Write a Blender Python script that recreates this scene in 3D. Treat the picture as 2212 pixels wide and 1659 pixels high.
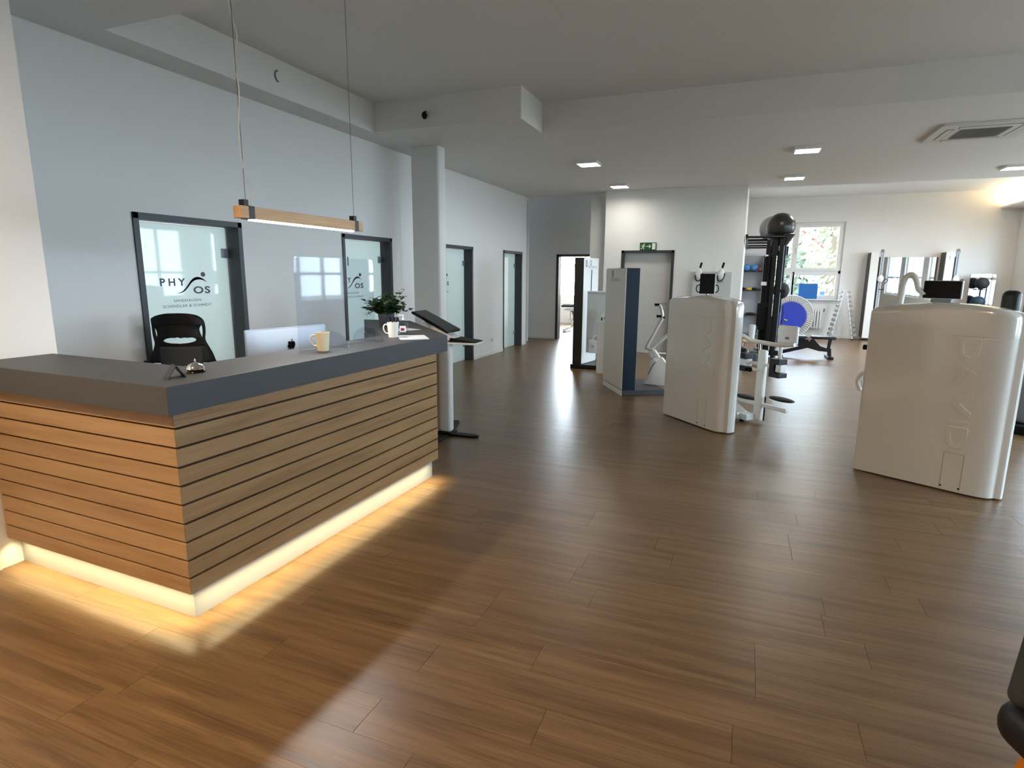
import bpy, bmesh, math, random
from mathutils import Vector, Matrix
from math import sin, cos, pi, radians as R
random.seed(7)
S = bpy.context.scene
C = S.collection
for o in list(bpy.data.objects): bpy.data.objects.remove(o)

# ------------------------------------------------------------------ camera
cam_d = bpy.data.cameras.new('camera'); cam = bpy.data.objects.new('camera', cam_d); C.objects.link(cam)
cam_d.sensor_fit = 'HORIZONTAL'; cam_d.sensor_width = 36.0
cam_d.lens = 36.0 * 1259.75 / 2212
cam_d.clip_start = 0.05; cam_d.clip_end = 400
Mr = ((0.928882272, 0.370303516, 0.007282198), (0.075433019, -0.169896092, -0.982570699), (-0.362612168, 0.913241821, -0.185746580))
cam.matrix_world = Matrix(((Mr[0][0], -Mr[1][0], -Mr[2][0], 0), (Mr[0][1], -Mr[1][1], -Mr[2][1], 0), (Mr[0][2], -Mr[1][2], -Mr[2][2], 1.62), (0, 0, 0, 1)))
S.camera = cam

# ------------------------------------------------------------------ world, exposure
W = bpy.data.worlds.new('sky'); S.world = W; W.use_nodes = True
bg = W.node_tree.nodes['Background']; bg.inputs[0].default_value = (0.68, 0.84, 1.0, 1); bg.inputs[1].default_value = 29.0
S.view_settings.view_transform = 'Standard'; S.view_settings.look = 'None'
S.view_settings.exposure = 0.16; S.view_settings.gamma = 1.0; S.view_settings.use_curve_mapping = False
cy = S.cycles
cy.max_bounces = 7; cy.diffuse_bounces = 4; cy.glossy_bounces = 3; cy.transmission_bounces = 6; cy.transparent_max_bounces = 8
cy.use_denoising = True; cy.sample_clamp_indirect = 6.0; cy.caustics_reflective = False; cy.caustics_refractive = False
cy.use_adaptive_sampling = False

def area(name, loc, rot, sx, sy, power, col, portal=False, spread=180):
    d = bpy.data.lights.new(name, 'AREA'); d.shape = 'RECTANGLE'; d.size = sx; d.size_y = sy; d.energy = power; d.color = col
    d.spread = R(spread)
    if portal: d.cycles.is_portal = True
    o = bpy.data.objects.new(name, d); o.location = loc; o.rotation_euler = rot; C.objects.link(o); return o
# daylight enters through the windows of the right wall (portals steer sampling of the sky)
RW = 5.85
WIN_R = [(1.4, 2.9), (3.6, 6.2), (7.0, 9.6), (10.4, 13.0), (13.9, 16.5)]
for a, b in WIN_R:
    area('window_portal', (RW + 0.02, (a + b) / 2, 1.85), (0, R(90), 0), 2.0, b - a, 1, (1, 1, 1), True)
area('window_portal', (1.39, 17.68, 2.0), (R(-90), 0, 0), 1.68, 1.96, 1, (1, 1, 1), True)

# ------------------------------------------------------------------ materials
def lin(c):
    return tuple(((x / 255) / 12.92 if x / 255 <= 0.04045 else ((x / 255 + 0.055) / 1.055) ** 2.4) for x in c)
def mat(name, rgb, rough=0.5, metal=0.0, bump=0.0, bscale=60, var=0.0, vscale=6, emit=None, estr=0, coat=0.0, spec=0.5, trans=0.0, ior=1.45, alpha=1.0):
    m = bpy.data.materials.new(name); m.use_nodes = True; nt = m.node_tree; p = nt.nodes['Principled BSDF']
    c = lin(rgb)
    p.inputs['Base Color'].default_value = (*c, 1); p.inputs['Roughness'].default_value = rough; p.inputs['Metallic'].default_value = metal
    p.inputs['Coat Weight'].default_value = coat; p.inputs['Coat Roughness'].default_value = 0.08
    p.inputs['Specular IOR Level'].default_value = spec; p.inputs['Transmission Weight'].default_value = trans; p.inputs['IOR'].default_value = ior
    p.inputs['Alpha'].default_value = alpha
    if emit: p.inputs['Emission Color'].default_value = (*lin(emit), 1); p.inputs['Emission Strength'].default_value = estr
    tc = nt.nodes.new('ShaderNodeTexCoord')
    if bump > 0:
        n = nt.nodes.new('ShaderNodeTexNoise'); n.inputs['Scale'].default_value = bscale; n.inputs['Detail'].default_value = 5
        b = nt.nodes.new('ShaderNodeBump'); b.inputs['Strength'].default_value = bump; b.inputs['Distance'].default_value = 0.01
        nt.links.new(tc.outputs['Object'], n.inputs['Vector']); nt.links.new(n.outputs['Fac'], b.inputs['Height']); nt.links.new(b.outputs['Normal'], p.inputs['Normal'])
    if var > 0:
        n = nt.nodes.new('ShaderNodeTexNoise'); n.inputs['Scale'].default_value = vscale; n.inputs['Detail'].default_value = 4
        mx = nt.nodes.new('ShaderNodeMix'); mx.data_type = 'RGBA'
        mx.inputs['A'].default_value = (*[x * (1 - var) for x in c], 1); mx.inputs['B'].default_value = (*[min(1, x * (1 + var)) for x in c], 1)
        nt.links.new(tc.outputs['Object'], n.inputs['Vector']); nt.links.new(n.outputs['Fac'], mx.inputs['Factor']); nt.links.new(mx.outputs['Result'], p.inputs['Base Color'])
    return m

def wood(name, dark, mid, light, axis='X', rough=0.35, grain=1.0, bump=0.15, rvar=0.5, spec=0.5, clear=0.0):
    """long grain along one axis of world space; every island and object gets its own shift and tone"""
    m = bpy.data.materials.new(name); m.use_nodes = True; nt = m.node_tree; p = nt.nodes['Principled BSDF']; L = nt.links.new
    geo = nt.nodes.new('ShaderNodeNewGeometry'); oi = nt.nodes.new('ShaderNodeObjectInfo')
    add = nt.nodes.new('ShaderNodeMath'); add.operation = 'ADD'; L(geo.outputs['Random Per Island'], add.inputs[0]); L(oi.outputs['Random'], add.inputs[1])
    fr = nt.nodes.new('ShaderNodeMath'); fr.operation = 'FRACT'; L(add.outputs[0], fr.inputs[0])
    sh = nt.nodes.new('ShaderNodeVectorMath'); sh.operation = 'SCALE'; cv = nt.nodes.new('ShaderNodeCombineXYZ')
    for i, k in enumerate((37.0, 53.0, 29.0)):
        q = nt.nodes.new('ShaderNodeMath'); q.operation = 'MULTIPLY'; q.inputs[1].default_value = k; L(fr.outputs[0], q.inputs[0]); L(q.outputs[0], cv.inputs[i])
    av = nt.nodes.new('ShaderNodeVectorMath'); av.operation = 'ADD'; L(geo.outputs['Position'], av.inputs[0]); L(cv.outputs[0], av.inputs[1])
    mp = nt.nodes.new('ShaderNodeMapping'); L(av.outputs[0], mp.inputs['Vector'])
    sc = {'X': (1.0, 15, 15), 'Y': (15, 1.0, 15), 'Z': (15, 15, 1.0)}[axis]
    mp.inputs['Scale'].default_value = [s * grain for s in sc]
    n1 = nt.nodes.new('ShaderNodeTexNoise'); n1.inputs['Scale'].default_value = 1.0; n1.inputs['Detail'].default_value = 9; n1.inputs['Roughness'].default_value = 0.62; n1.inputs['Distortion'].default_value = 0.35
    L(mp.outputs[0], n1.inputs['Vector'])
    mp2 = nt.nodes.new('ShaderNodeMapping'); L(av.outputs[0], mp2.inputs['Vector']); mp2.inputs['Scale'].default_value = [s * grain * k for s, k in zip(sc, {'X': (4, 9, 9), 'Y': (9, 4, 9), 'Z': (9, 9, 4)}[axis])]
    n2 = nt.nodes.new('ShaderNodeTexNoise'); n2.inputs['Scale'].default_value = 1.0; n2.inputs['Detail'].default_value = 4; L(mp2.outputs[0], n2.inputs['Vector'])
    mix = nt.nodes.new('ShaderNodeMath'); mix.operation = 'MULTIPLY_ADD'; mix.inputs[1].default_value = 0.34; L(n2.outputs['Fac'], mix.inputs[0])
    q = nt.nodes.new('ShaderNodeMath'); q.operation = 'MULTIPLY'; q.inputs[1].default_value = 0.68; L(n1.outputs['Fac'], q.inputs[0]); L(q.outputs[0], mix.inputs[2])
    rp = nt.nodes.new('ShaderNodeValToRGB'); L(mix.outputs[0], rp.inputs['Fac'])
    e = rp.color_ramp.elements; e[0].position = 0.34; e[0].color = (*lin(dark), 1); e[1].position = 0.68; e[1].color = (*lin(light), 1)
    k = e.new(0.5); k.color = (*lin(mid), 1)
    hsv = nt.nodes.new('ShaderNodeHueSaturation'); L(rp.outputs['Color'], hsv.inputs['Color'])
    v = nt.nodes.new('ShaderNodeMath'); v.operation = 'MULTIPLY_ADD'; v.inputs[1].default_value = rvar; v.inputs[2].default_value = 1 - rvar / 2; L(fr.outputs[0], v.inputs[0]); L(v.outputs[0], hsv.inputs['Value'])
    L(hsv.outputs['Color'], p.inputs['Base Color'])
    rr = nt.nodes.new('ShaderNodeMath'); rr.operation = 'MULTIPLY_ADD'; rr.inputs[1].default_value = 0.12; rr.inputs[2].default_value = rough - 0.06; L(n2.outputs['Fac'], rr.inputs[0]); L(rr.outputs[0], p.inputs['Roughness'])
    b = nt.nodes.new('ShaderNodeBump'); b.inputs['Strength'].default_value = bump; b.inputs['Distance'].default_value = 0.004; L(n2.outputs['Fac'], b.inputs['Height']); L(b.outputs['Normal'], p.inputs['Normal'])
    p.inputs['Specular IOR Level'].default_value = spec
    return m

M = dict(
    wall=mat('wall_paint', (225, 224, 221), 0.9, bump=0.06, bscale=180),
    ceil=mat('ceiling_paint', (222, 221, 219), 0.92, bump=0.04, bscale=150),
    base=mat('baseboard_white', (224, 221, 212), 0.45),
    frame=mat('door_frame_anthracite', (52, 55, 58), 0.45),
    leaf=mat('door_leaf_grey', (196, 194, 188), 0.6),
    top=mat('worktop_anthracite', (68, 68, 69), 0.5, spec=0.3, bump=0.05, bscale=300, var=0.05, vscale=40),
    topin=mat('inner_panel_brown_grey', (92, 82, 76), 0.6),
    plinth=mat('plinth_white', (150, 150, 148), 0.35),
    groove=mat('groove_black', (30, 20, 12), 0.8),
    ledc=mat('led_cove', (255, 225, 150), 0.5, emit=(255, 214, 130), estr=20), led=mat('led_warm', (255, 225, 150), 0.5, emit=(255, 232, 170), estr=2.2),
    lampled=mat('led_neutral', (255, 255, 255), 0.5, emit=(255, 250, 238), estr=16),
    panelled=mat('panel_neutral', (255, 255, 255), 0.5, emit=(255, 252, 240), estr=9),
    blackm=mat('black_metal', (24, 22, 22), 0.4, metal=0.3),
    black=mat('black_plastic', (11, 11, 12), 0.55, spec=0.25),
    blackg=mat('black_gloss', (8, 8, 9), 0.12),
    rubber=mat('black_rubber', (24, 24, 25), 0.75, bump=0.1, bscale=200),
    vinyl=mat('black_vinyl', (20, 20, 22), 0.42, bump=0.08, bscale=120),
    dkgrey=mat('dark_grey_fabric', (52, 54, 55), 0.9, bump=0.2, bscale=400),
    alu=mat('aluminium', (150, 158, 168), 0.5, metal=0.4),
    chrome=mat('chrome', (225, 225, 228), 0.08, metal=1.0),
    seam=mat('seam_grey', (150, 148, 142), 0.6), white=mat('white_lacquer', (216, 213, 205), 0.22, coat=1.0),
    whitem=mat('white_metal', (224, 224, 220), 0.4),
    whitep=mat('white_plastic', (226, 226, 224), 0.35),
    colgrey=mat('column_grey', (128, 131, 130), 0.5), cream=mat('cream_lacquer', (215, 210, 198), 0.35),
    mug=mat('mug_ivory', (232, 220, 188), 0.25), mug2=mat('mug_white', (235, 232, 226), 0.25),
    coffee=mat('mug_inside', (200, 180, 140), 0.4),
    navy=mat('navy_lacquer', (30, 46, 60), 0.55, spec=0.25),
    browndark=mat('bronze_black_lacquer', (40, 36, 30), 0.38),
    navyink=mat('navy_ink', (22, 24, 48), 0.4), greyink=mat('grey_ink', (92, 104, 108), 0.5), fadeink=mat('faded_ink', (150, 150, 144), 0.5), lightink=mat('light_ink', (150, 152, 158), 0.5),
    green=mat('leaf_green', (34, 66, 30), 0.5, var=0.35, vscale=20), green2=mat('leaf_light_green', (84, 104, 44), 0.5, var=0.3, vscale=20),
    stem=mat('stem_green', (110, 110, 80), 0.6), pot=mat('pot_anthracite', (70, 70, 76), 0.6), soil=mat('soil', (40, 30, 22), 0.95),
    paper=mat('paper', (206, 210, 216), 0.7),
    sign=mat('sign_green', (30, 78, 44), 0.4), signw=mat('sign_white', (225, 232, 215), 0.4),
    grille=mat('grille_grey', (120, 124, 124), 0.6), acw=mat('ac_plastic', (206, 205, 202), 0.45),
    blueb=mat('ball_blue', (74, 124, 178), 0.4), redb=mat('ball_red', (120, 34, 44), 0.45), yellow=mat('band_yellow', (224, 205, 70), 0.6),
    bigball=mat('ball_black', (40, 36, 34), 0.3), greyball=mat('ball_grey', (128, 130, 134), 0.45),
    mat_blue=mat('foam_blue', (44, 104, 172), 0.85), tramp=mat('trampoline_blue', (44, 62, 172), 0.5), cord=mat('cord_grey', (170, 172, 172), 0.8), skirt=mat('skirt_white', (214, 213, 210), 0.7),
    dbell=mat('dumbbell_grey', (150, 147, 142), 0.35, metal=0.4),
    mirror=mat('mirror_glass', (238, 242, 244), 0.02, metal=1.0),
    seatwood=mat('seat_beech', (206, 170, 130), 0.5), orange=mat('leg_orange_wood', (196, 112, 26), 0.5),
    box=mat('box_teal_grey', (84, 100, 108), 0.6), panelg=mat('panel_grey', (166, 166, 170), 0.6), boardg=mat('board_light_grey', (190, 194, 192), 0.35),
    roof=mat('roof_red', (120, 62, 52), 0.8), housew=mat('house_white', (170, 170, 172), 0.9), grass=mat('ground_pale', (128, 126, 120), 0.95, var=0.3, vscale=1),
    leafA=mat('tree_leaf_teal', (60, 68, 50), 0.8, var=0.3, vscale=2), leafB=mat('tree_leaf_yellow', (116, 116, 86), 0.8, var=0.25, vscale=2), bark=mat('bark', (92, 76, 60), 0.9),
    curtain=mat('curtain_white', (235, 235, 235), 0.9), winw=mat('window_frame_white', (222, 220, 216), 0.4),
    cable=mat('cable_white', (215, 214, 208), 0.5), wire=mat('steel_wire', (96, 96, 94), 0.4, metal=0.5), conc=mat('subfloor', (38, 26, 16), 0.9),
)
M['floor'] = wood('floor_oak', (82, 60, 38), (106, 80, 52), (127, 99, 68), 'X', 0.33, 1.0, 0.10, 0.06, spec=0.48)
M['oak_x'] = wood('counter_oak_side', (142, 108, 74), (160, 126, 88), (174, 140, 100), 'X', 0.5, 0.8, 0.08, 0.10, spec=0.3)
M['oak_y'] = wood('counter_oak_front', (130, 96, 60), (150, 115, 75), (164, 129, 88), 'Y', 0.5, 0.8, 0.08, 0.10, spec=0.3)
M['ash'] = wood('lamp_oak', (176, 128, 84), (206, 164, 120), (224, 190, 150), 'Y', 0.5, 0.8, 0.1, 0.05, spec=0.3)
def thinfres(nt, base=0.025):
    lw = nt.nodes.new('ShaderNodeLayerWeight'); lw.inputs[0].default_value = 0.5
    pw = nt.nodes.new('ShaderNodeMath'); pw.operation = 'POWER'; pw.inputs[1].default_value = 4.0; nt.links.new(lw.outputs['Facing'], pw.inputs[0])
    ma = nt.nodes.new('ShaderNodeMath'); ma.operation = 'MULTIPLY_ADD'; ma.inputs[1].default_value = 0.8; ma.inputs[2].default_value = base; nt.links.new(pw.outputs[0], ma.inputs[0]); return ma
def glass(name, col, rough=0.0, base=0.025):
    m = bpy.data.materials.new(name); m.use_nodes = True; nt = m.node_tree; nt.nodes.clear()
    out = nt.nodes.new('ShaderNodeOutputMaterial'); t = nt.nodes.new('ShaderNodeBsdfTransparent'); t.inputs[0].default_value = (*col, 1)
    g = nt.nodes.new('ShaderNodeBsdfGlossy'); g.inputs['Roughness'].default_value = rough; f = thinfres(nt, base)
    mx = nt.nodes.new('ShaderNodeMixShader'); nt.links.new(f.outputs[0], mx.inputs[0]); nt.links.new(t.outputs[0], mx.inputs[1]); nt.links.new(g.outputs[0], mx.inputs[2]); nt.links.new(mx.outputs[0], out.inputs[0])
    return m
M['pane'] = glass('window_glass', (0.96, 0.98, 0.99)); M['acryl'] = glass('acrylic', (0.90, 0.92, 0.95), 0.03, 0.008); M['clear'] = glass('clear_plastic', (0.93, 0.95, 0.97))
def frosted():
    m = bpy.data.materials.new('frosted_glass'); m.use_nodes = True; nt = m.node_tree; nt.nodes.clear(); L = nt.links.new
    out = nt.nodes.new('ShaderNodeOutputMaterial'); tr = nt.nodes.new('ShaderNodeBsdfTranslucent'); tr.inputs[0].default_value = (0.78, 0.86, 0.85, 1)
    di = nt.nodes.new('ShaderNodeBsdfDiffuse'); di.inputs[0].default_value = (0.62, 0.72, 0.70, 1)
    m1 = nt.nodes.new('ShaderNodeMixShader'); m1.inputs[0].default_value = 0.45; L(tr.outputs[0], m1.inputs[1]); L(di.outputs[0], m1.inputs[2])
    g = nt.nodes.new('ShaderNodeBsdfGlossy'); g.inputs['Roughness'].default_value = 0.03; f = thinfres(nt)
    m2 = nt.nodes.new('ShaderNodeMixShader'); L(f.outputs[0], m2.inputs[0]); L(m1.outputs[0], m2.inputs[1]); L(g.outputs[0], m2.inputs[2]); L(m2.outputs[0], out.inputs[0])
    return m
M['frost'] = frosted()

# ------------------------------------------------------------------ mesh helpers
class B:
    def __init__(s): s.bm = bmesh.new()
    def add(s, verts, faces):
        v = [s.bm.verts.new(p) for p in verts]
        for f in faces:
            try: s.bm.faces.new([v[i] for i in f])
            except ValueError: pass
        return s
    def box(s, x0, x1, y0, y1, z0, z1, bev=0, rot=None, seg=2):
        t = bmesh.new(); bmesh.ops.create_cube(t, size=1.0)
        bmesh.ops.scale(t, vec=(x1 - x0, y1 - y0, z1 - z0), verts=t.verts)
        if bev > 0: bmesh.ops.bevel(t, geom=list(t.edges), offset=bev, segments=seg, profile=0.5, affect='EDGES')
        if rot is not None: bmesh.ops.rotate(t, cent=(0, 0, 0), matrix=rot, verts=t.verts)
        bmesh.ops.translate(t, vec=((x0 + x1) / 2, (y0 + y1) / 2, (z0 + z1) / 2), verts=t.verts)
        return s.merge(t)
    def merge(s, t):
        me = bpy.data.meshes.new('t'); t.to_mesh(me); t.free(); s.bm.from_mesh(me); bpy.data.meshes.remove(me); return s
    def tube(s, pts, r, n=10, cap=True, closed=False):
        pts = [Vector(p) for p in pts]; rs = r if isinstance(r, (list, tuple)) else [r] * len(pts); rings = []; N = len(pts)
        prev = None
        for i, p in enumerate(pts):
            a = pts[(i - 1) % N] if (i > 0 or closed) else p; b = pts[(i + 1) % N] if (i < N - 1 or closed) else p
            d = (b - a).normalized()
            if prev is None: u = d.orthogonal().normalized()
            else:
                u = prev - d * prev.dot(d); u = u.normalized() if u.length > 1e-6 else d.orthogonal().normalized()
            prev = u; w = d.cross(u)
            rings.append([s.bm.verts.new(p + (u * cos(2 * pi * k / n) + w * sin(2 * pi * k / n)) * rs[i]) for k in range(n)])
        for i in range(N if closed else N - 1):
            A, D = rings[i], rings[(i + 1) % N]
            for k in range(n):
                try: s.bm.faces.new((A[k], A[(k + 1) % n], D[(k + 1) % n], D[k]))
                except ValueError: pass
        if cap and not closed:
            s.bm.faces.new(rings[0][::-1]); s.bm.faces.new(rings[-1])
        return s
    def lathe(s, prof, c=(0, 0, 0), n=24, rot=None):
        t = bmesh.new(); rings = []
        for (r, z) in prof:
            rings.append([t.verts.new((max(r, 1e-4) * cos(2 * pi * k / n), max(r, 1e-4) * sin(2 * pi * k / n), z)) for k in range(n)])
        for i in range(len(rings) - 1):
            for k in range(n): t.faces.new((rings[i][k], rings[i][(k + 1) % n], rings[i + 1][(k + 1) % n], rings[i + 1][k]))
        t.faces.new(rings[0][::-1]); t.faces.new(rings[-1])
        if rot is not None: bmesh.ops.rotate(t, cent=(0, 0, 0), matrix=rot, verts=t.verts)
        bmesh.ops.translate(t, vec=c, verts=t.verts)
        return s.merge(t)
    def sphere(s, c, r, sc=(1, 1, 1), u=24, v=14):
        t = bmesh.new(); bmesh.ops.create_uvsphere(t, u_segments=u, v_segments=v, radius=r); bmesh.ops.scale(t, vec=sc, verts=t.verts)
        bmesh.ops.translate(t, vec=c, verts=t.verts); return s.merge(t)
    def prism(s, poly, h0, h1, plane='XY', bev=0):
        """extrude a polygon; plane tells which axes poly uses, h runs along the third"""
        f = {'XY': lambda a, b, h: (a, b, h), 'XZ': lambda a, b, h: (a, h, b), 'YZ': lambda a, b, h: (h, a, b)}[plane]
        t = bmesh.new(); lo = [t.verts.new(f(a, b, h0)) for a, b in poly]; hi = [t.verts.new(f(a, b, h1)) for a, b in poly]; n = len(poly)
        t.faces.new(lo[::-1]); t.faces.new(hi)
        for i in range(n): t.faces.new((lo[i], lo[(i + 1) % n], hi[(i + 1) % n], hi[i]))
        bmesh.ops.recalc_face_normals(t, faces=t.faces)
        if bev > 0: bmesh.ops.bevel(t, geom=list(t.edges), offset=bev, segments=2, profile=0.5, affect='EDGES')
        return s.merge(t)
    def build(s, name, m, parent=None, smooth=False, loc=None):
        bmesh.ops.recalc_face_normals(s.bm, faces=s.bm.faces)
        me = bpy.data.meshes.new(name); s.bm.to_mesh(me); s.bm.free(); me.materials.append(m)
        if smooth:
            for p in me.polygons: p.use_smooth = True
            try: me.set_sharp_from_angle(angle=R(38))
            except Exception: pass
        o = bpy.data.objects.new(name, me); C.objects.link(o)
        if parent is not None: o.parent = parent
        if loc is not None: o.location = loc
        return o
def tag(o, label=None, cat=None, group=None, kind=None):
    if label: o['label'] = label
    if cat: o['category'] = cat
    if group: o['group'] = group
    if kind: o['kind'] = kind
    return o
def thing(name, loc, rz, label, cat, group=None):
    o = bpy.data.objects.new(name, None); C.objects.link(o); o.location = loc; o.rotation_euler = (0, 0, rz); o.empty_display_size = 0.1
    return tag(o, label, cat, group)
def struct(o, label, cat='structure'):
    o['kind'] = 'structure'; o['label'] = label; o['category'] = cat; return o
def lab(o, s): o['label'] = s; return o
def copy_tree(o, parent=None):
    c = o.copy(); C.objects.link(c); c.parent = parent
    for ch in list(o.children): copy_tree(ch, c)
    return c
def text_mesh(txt, size, depth=0.001, bevel=0.0, space=1.0, align='CENTER', off=0.0):
    cu = bpy.data.curves.new('t', 'FONT'); cu.body = txt; cu.size = size; cu.extrude = depth; cu.bevel_depth = bevel; cu.space_character = space; cu.align_x = align; cu.offset = off; cu.resolution_u = 4
    o = bpy.data.objects.new('t', cu); C.objects.link(o); dg = bpy.context.evaluated_depsgraph_get()
    me = bpy.data.meshes.new_from_object(o.evaluated_get(dg)); bpy.data.objects.remove(o); bpy.data.curves.remove(cu); return me
def text(name, txt, size, m, mw, parent=None, depth=0.001, bevel=0.0, space=1.0, width=None, height=None, align='CENTER', off=0.0):
    """lettering; mw places it (local x = reading direction, y = up)"""
    me = text_mesh(txt, size, depth, bevel, space, align, off)
    xs = [v.co.x for v in me.vertices]; ys = [v.co.y for v in me.vertices]
    cx, cy_ = (min(xs) + max(xs)) / 2, (min(ys) + max(ys)) / 2
    kx = width / (max(xs) - min(xs)) if width else 1; ky = height / (max(ys) - min(ys)) if height else (kx if width else 1)
    for v in me.vertices: v.co.x = (v.co.x - cx) * kx; v.co.y = (v.co.y - cy_) * ky
    me.materials.clear(); me.materials.append(m)
    o = bpy.data.objects.new(name, me); C.objects.link(o)
    if parent is not None: o.parent = parent
    o.matrix_local = mw
    return o
def basis(x, y, loc):
    x = Vector(x).normalized(); y = Vector(y).normalized(); z = x.cross(y)
    return Matrix(((x.x, y.x, z.x, loc[0]), (x.y, y.y, z.y, loc[1]), (x.z, y.z, z.z, loc[2]), (0, 0, 0, 1)))
def arc(c, r, a0, a1, n, f):
    return [f(c[0] + r * cos(a0 + (a1 - a0) * i / n), c[1] + r * sin(a0 + (a1 - a0) * i / n)) for i in range(n + 1)]
def smoothpath(pts, k=6):
    """Catmull-Rom through points"""
    P = [Vector(p) for p in pts]; P = [P[0] * 2 - P[1]] + P + [P[-1] * 2 - P[-2]]; out = []
    for i in range(1, len(P) - 2):
        for j in range(k):
            t = j / k; a, b, c, d = P[i - 1], P[i], P[i + 1], P[i + 2]
            out.append(0.5 * ((2 * b) + (c - a) * t + (2 * a - 5 * b + 4 * c - d) * t * t + (3 * b - a - 3 * c + d) * t ** 3))
    out.append(P[-2]); return out
RX90 = Matrix.Rotation(R(90), 3, 'X'); RY90 = Matrix.Rotation(R(90), 3, 'Y')

# ================================================================== STRUCTURE
ZS, ZH = 3.31, 3.65          # soffit and high ceiling
LW = -4.75                   # left wall plane
# ---- floor: planks of 1.219 x 0.184 m running along X
floor = struct(B().box(-8.0, RW + 0.2, -4.2, 20.0, -0.25, -0.004).build('floor', M['conc']), 'brown oak-look plank floor through the whole hall', 'floor')
PWd, PL = 0.184, 1.219; y_base = 1.487
offs = {0: -1.195, 1: -0.585, 2: 0.07, 4: 0.15, 5: 0.15, 11: 0.361, 12: 0.357, 8: -0.748, 9: -0.287}
pcache = {}
def plank_mesh(x0, x1):
    k = round(x1 - x0, 3)
    if k not in pcache:
        b = B().box(0, k, 0, PWd, -0.0038, 0.0); bm = b.bm
        for v in bm.verts:
            if v.co.z > -0.001: v.co.x += 0.0008 if v.co.x < k / 2 else -0.0008; v.co.y += 0.0005 if v.co.y < 0.05 else -0.0005
        me = bpy.data.meshes.new('plank'); bmesh.ops.recalc_face_normals(bm, faces=bm.faces); bm.to_mesh(me); bm.free(); me.materials.append(M['floor']); pcache[k] = me
    return pcache[k]
rest = B(); npl = 0; rows = []
XL, XR = -7.9, RW + 0.05
for r in range(-30, 101):
    y = y_base + r * PWd
    rnd = random.Random(r * 13 + 5)
    x0 = offs.get(r, rnd.uniform(0, PL)); x0 -= PL * math.ceil((x0 - XL) / PL)
    x = x0
    while x < XR:
        a, c = max(x, XL), min(x + PL, XR); x += PL
        if c - a < 0.03 or y > 19.8: continue
        # seen near part: to the right of the counter, widening with distance
        near = 1.0 < y < 7.3 and (-1.15 - 0.62 * y) < c and a < (0.62 + 0.46 * y) and not (c < -2.2 and y < 4.2)
        if near and npl < 296:
            o = bpy.data.objects.new('plank', plank_mesh(a, c)); C.objects.link(o); o.parent = floor; o.location = (a, y, 0); npl += 1
        else:
            g, h = 0.0008, 0.0005
            rest.add([(a, y, -.0038), (c, y, -.0038), (c, y + PWd, -.0038), (a, y + PWd, -.0038), (a + g, y + h, 0), (c - g, y + h, 0), (c - g, y + PWd - h, 0), (a + g, y + PWd - h, 0)],
                     [(4, 5, 6, 7), (0, 1, 5, 4), (1, 2, 6, 5), (2, 3, 7, 6), (3, 0, 4, 7)])
o = rest.build('planks', M['floor'], floor); o['kind'] = 'stuff'

# ---- left wall with four glazed doors
DOORS = [(3.455, 4.585), (6.165, 7.275), (8.84, 9.95), (11.41, 12.52)]
DH = 2.10; T = 0.16
b = B(); y = 2.0
for a, c in DOORS:
    b.box(LW - T, LW, y, a + 0.03, 0, 3.65); b.box(LW - T, LW, a + 0.03, c - 0.03, DH - 0.03, 3.65); y = c - 0.03
b.box(LW - T, LW, y, 12.80, 0, 3.65)
struct(b.build('wall_left', M['wall']), 'long white wall with four dark framed glass doors', 'wall')
# glazed doors
def logo(parent, x, y0, s=1.0, gx=0.004):
    """practice logo; y0 = left end of lettering, faces +X (reads along +Y)"""
    def P(px, pz): return (x + gx, y0 + px * s, 1.29 + pz * s)
    def tm(name, txt, m, l, r_, bt, tp, sp=1.0, off=0.0, al='CENTER'):
        return text(name, txt, 0.1, m, basis((0, 1, 0), (0, 0, 1), P((l + r_) / 2, (bt + tp) / 2)), parent, 0.0008, 0, sp, (r_ - l) * s, (tp - bt) * s, off=off)
    tm('lettering', 'P H Y', M['navyink'], 0.0, 0.268, 0.205, 0.277, off=0.0026)
    tm('lettering', 'OS', M['navyink'], 0.352, 0.548, 0.126, 0.198, 1.15, off=0.0026)
    tm('lettering', 'SANDHAUSEN', M['greyink'], 0.125, 0.43, 0.052, 0.077, 1.1)
    tm('lettering', 'SCHINDLER & SCHMIDT', M['greyink'], 0.006, 0.548, 0.0, 0.026, 1.1)
    c = [(0.165, 0.135), (0.215, 0.142), (0.262, 0.168), (0.305, 0.212), (0.345, 0.252), (0.39, 0.274), (0.435, 0.276), (0.48, 0.262), (0.515, 0.240)]
    w = [0.001, 0.006, 0.011, 0.015, 0.017, 0.017, 0.013, 0.008, 0.001]
    cs = smoothpath([(q[0], q[1], w[i]) for i, q in enumerate(c)], 4)
    up = [(v.x, v.y + v.z * 0.8) for v in cs]; dn = [(v.x, v.y - v.z * 0.8) for v in cs]
    poly = up + dn[::-1]; bb = B(); n = len(cs)
    vs = [(x + gx, y0 + p[0] * s, 1.29 + p[1] * s) for p in up + dn]
    bb.add(vs, [(i, i + 1, n + i + 1, n + i) for i in range(n - 1)])
    bb.add([(x + gx - 0.0015, *v[1:]) for v in vs], [(i, i + 1, n + i + 1, n + i) for i in range(n - 1)])
    bb.build('emblem', M['navyink'], parent)
    B().lathe([(0.024, -0.0008), (0.024, 0.0008)], (0, 0, 0), 20, RY90).build('emblem', M['navyink'], parent, loc=(x + gx, y0 + 0.478 * s, 1.29 + 0.315 * s)).scale = (1, 1.12 * s, 1.0 * s)
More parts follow.
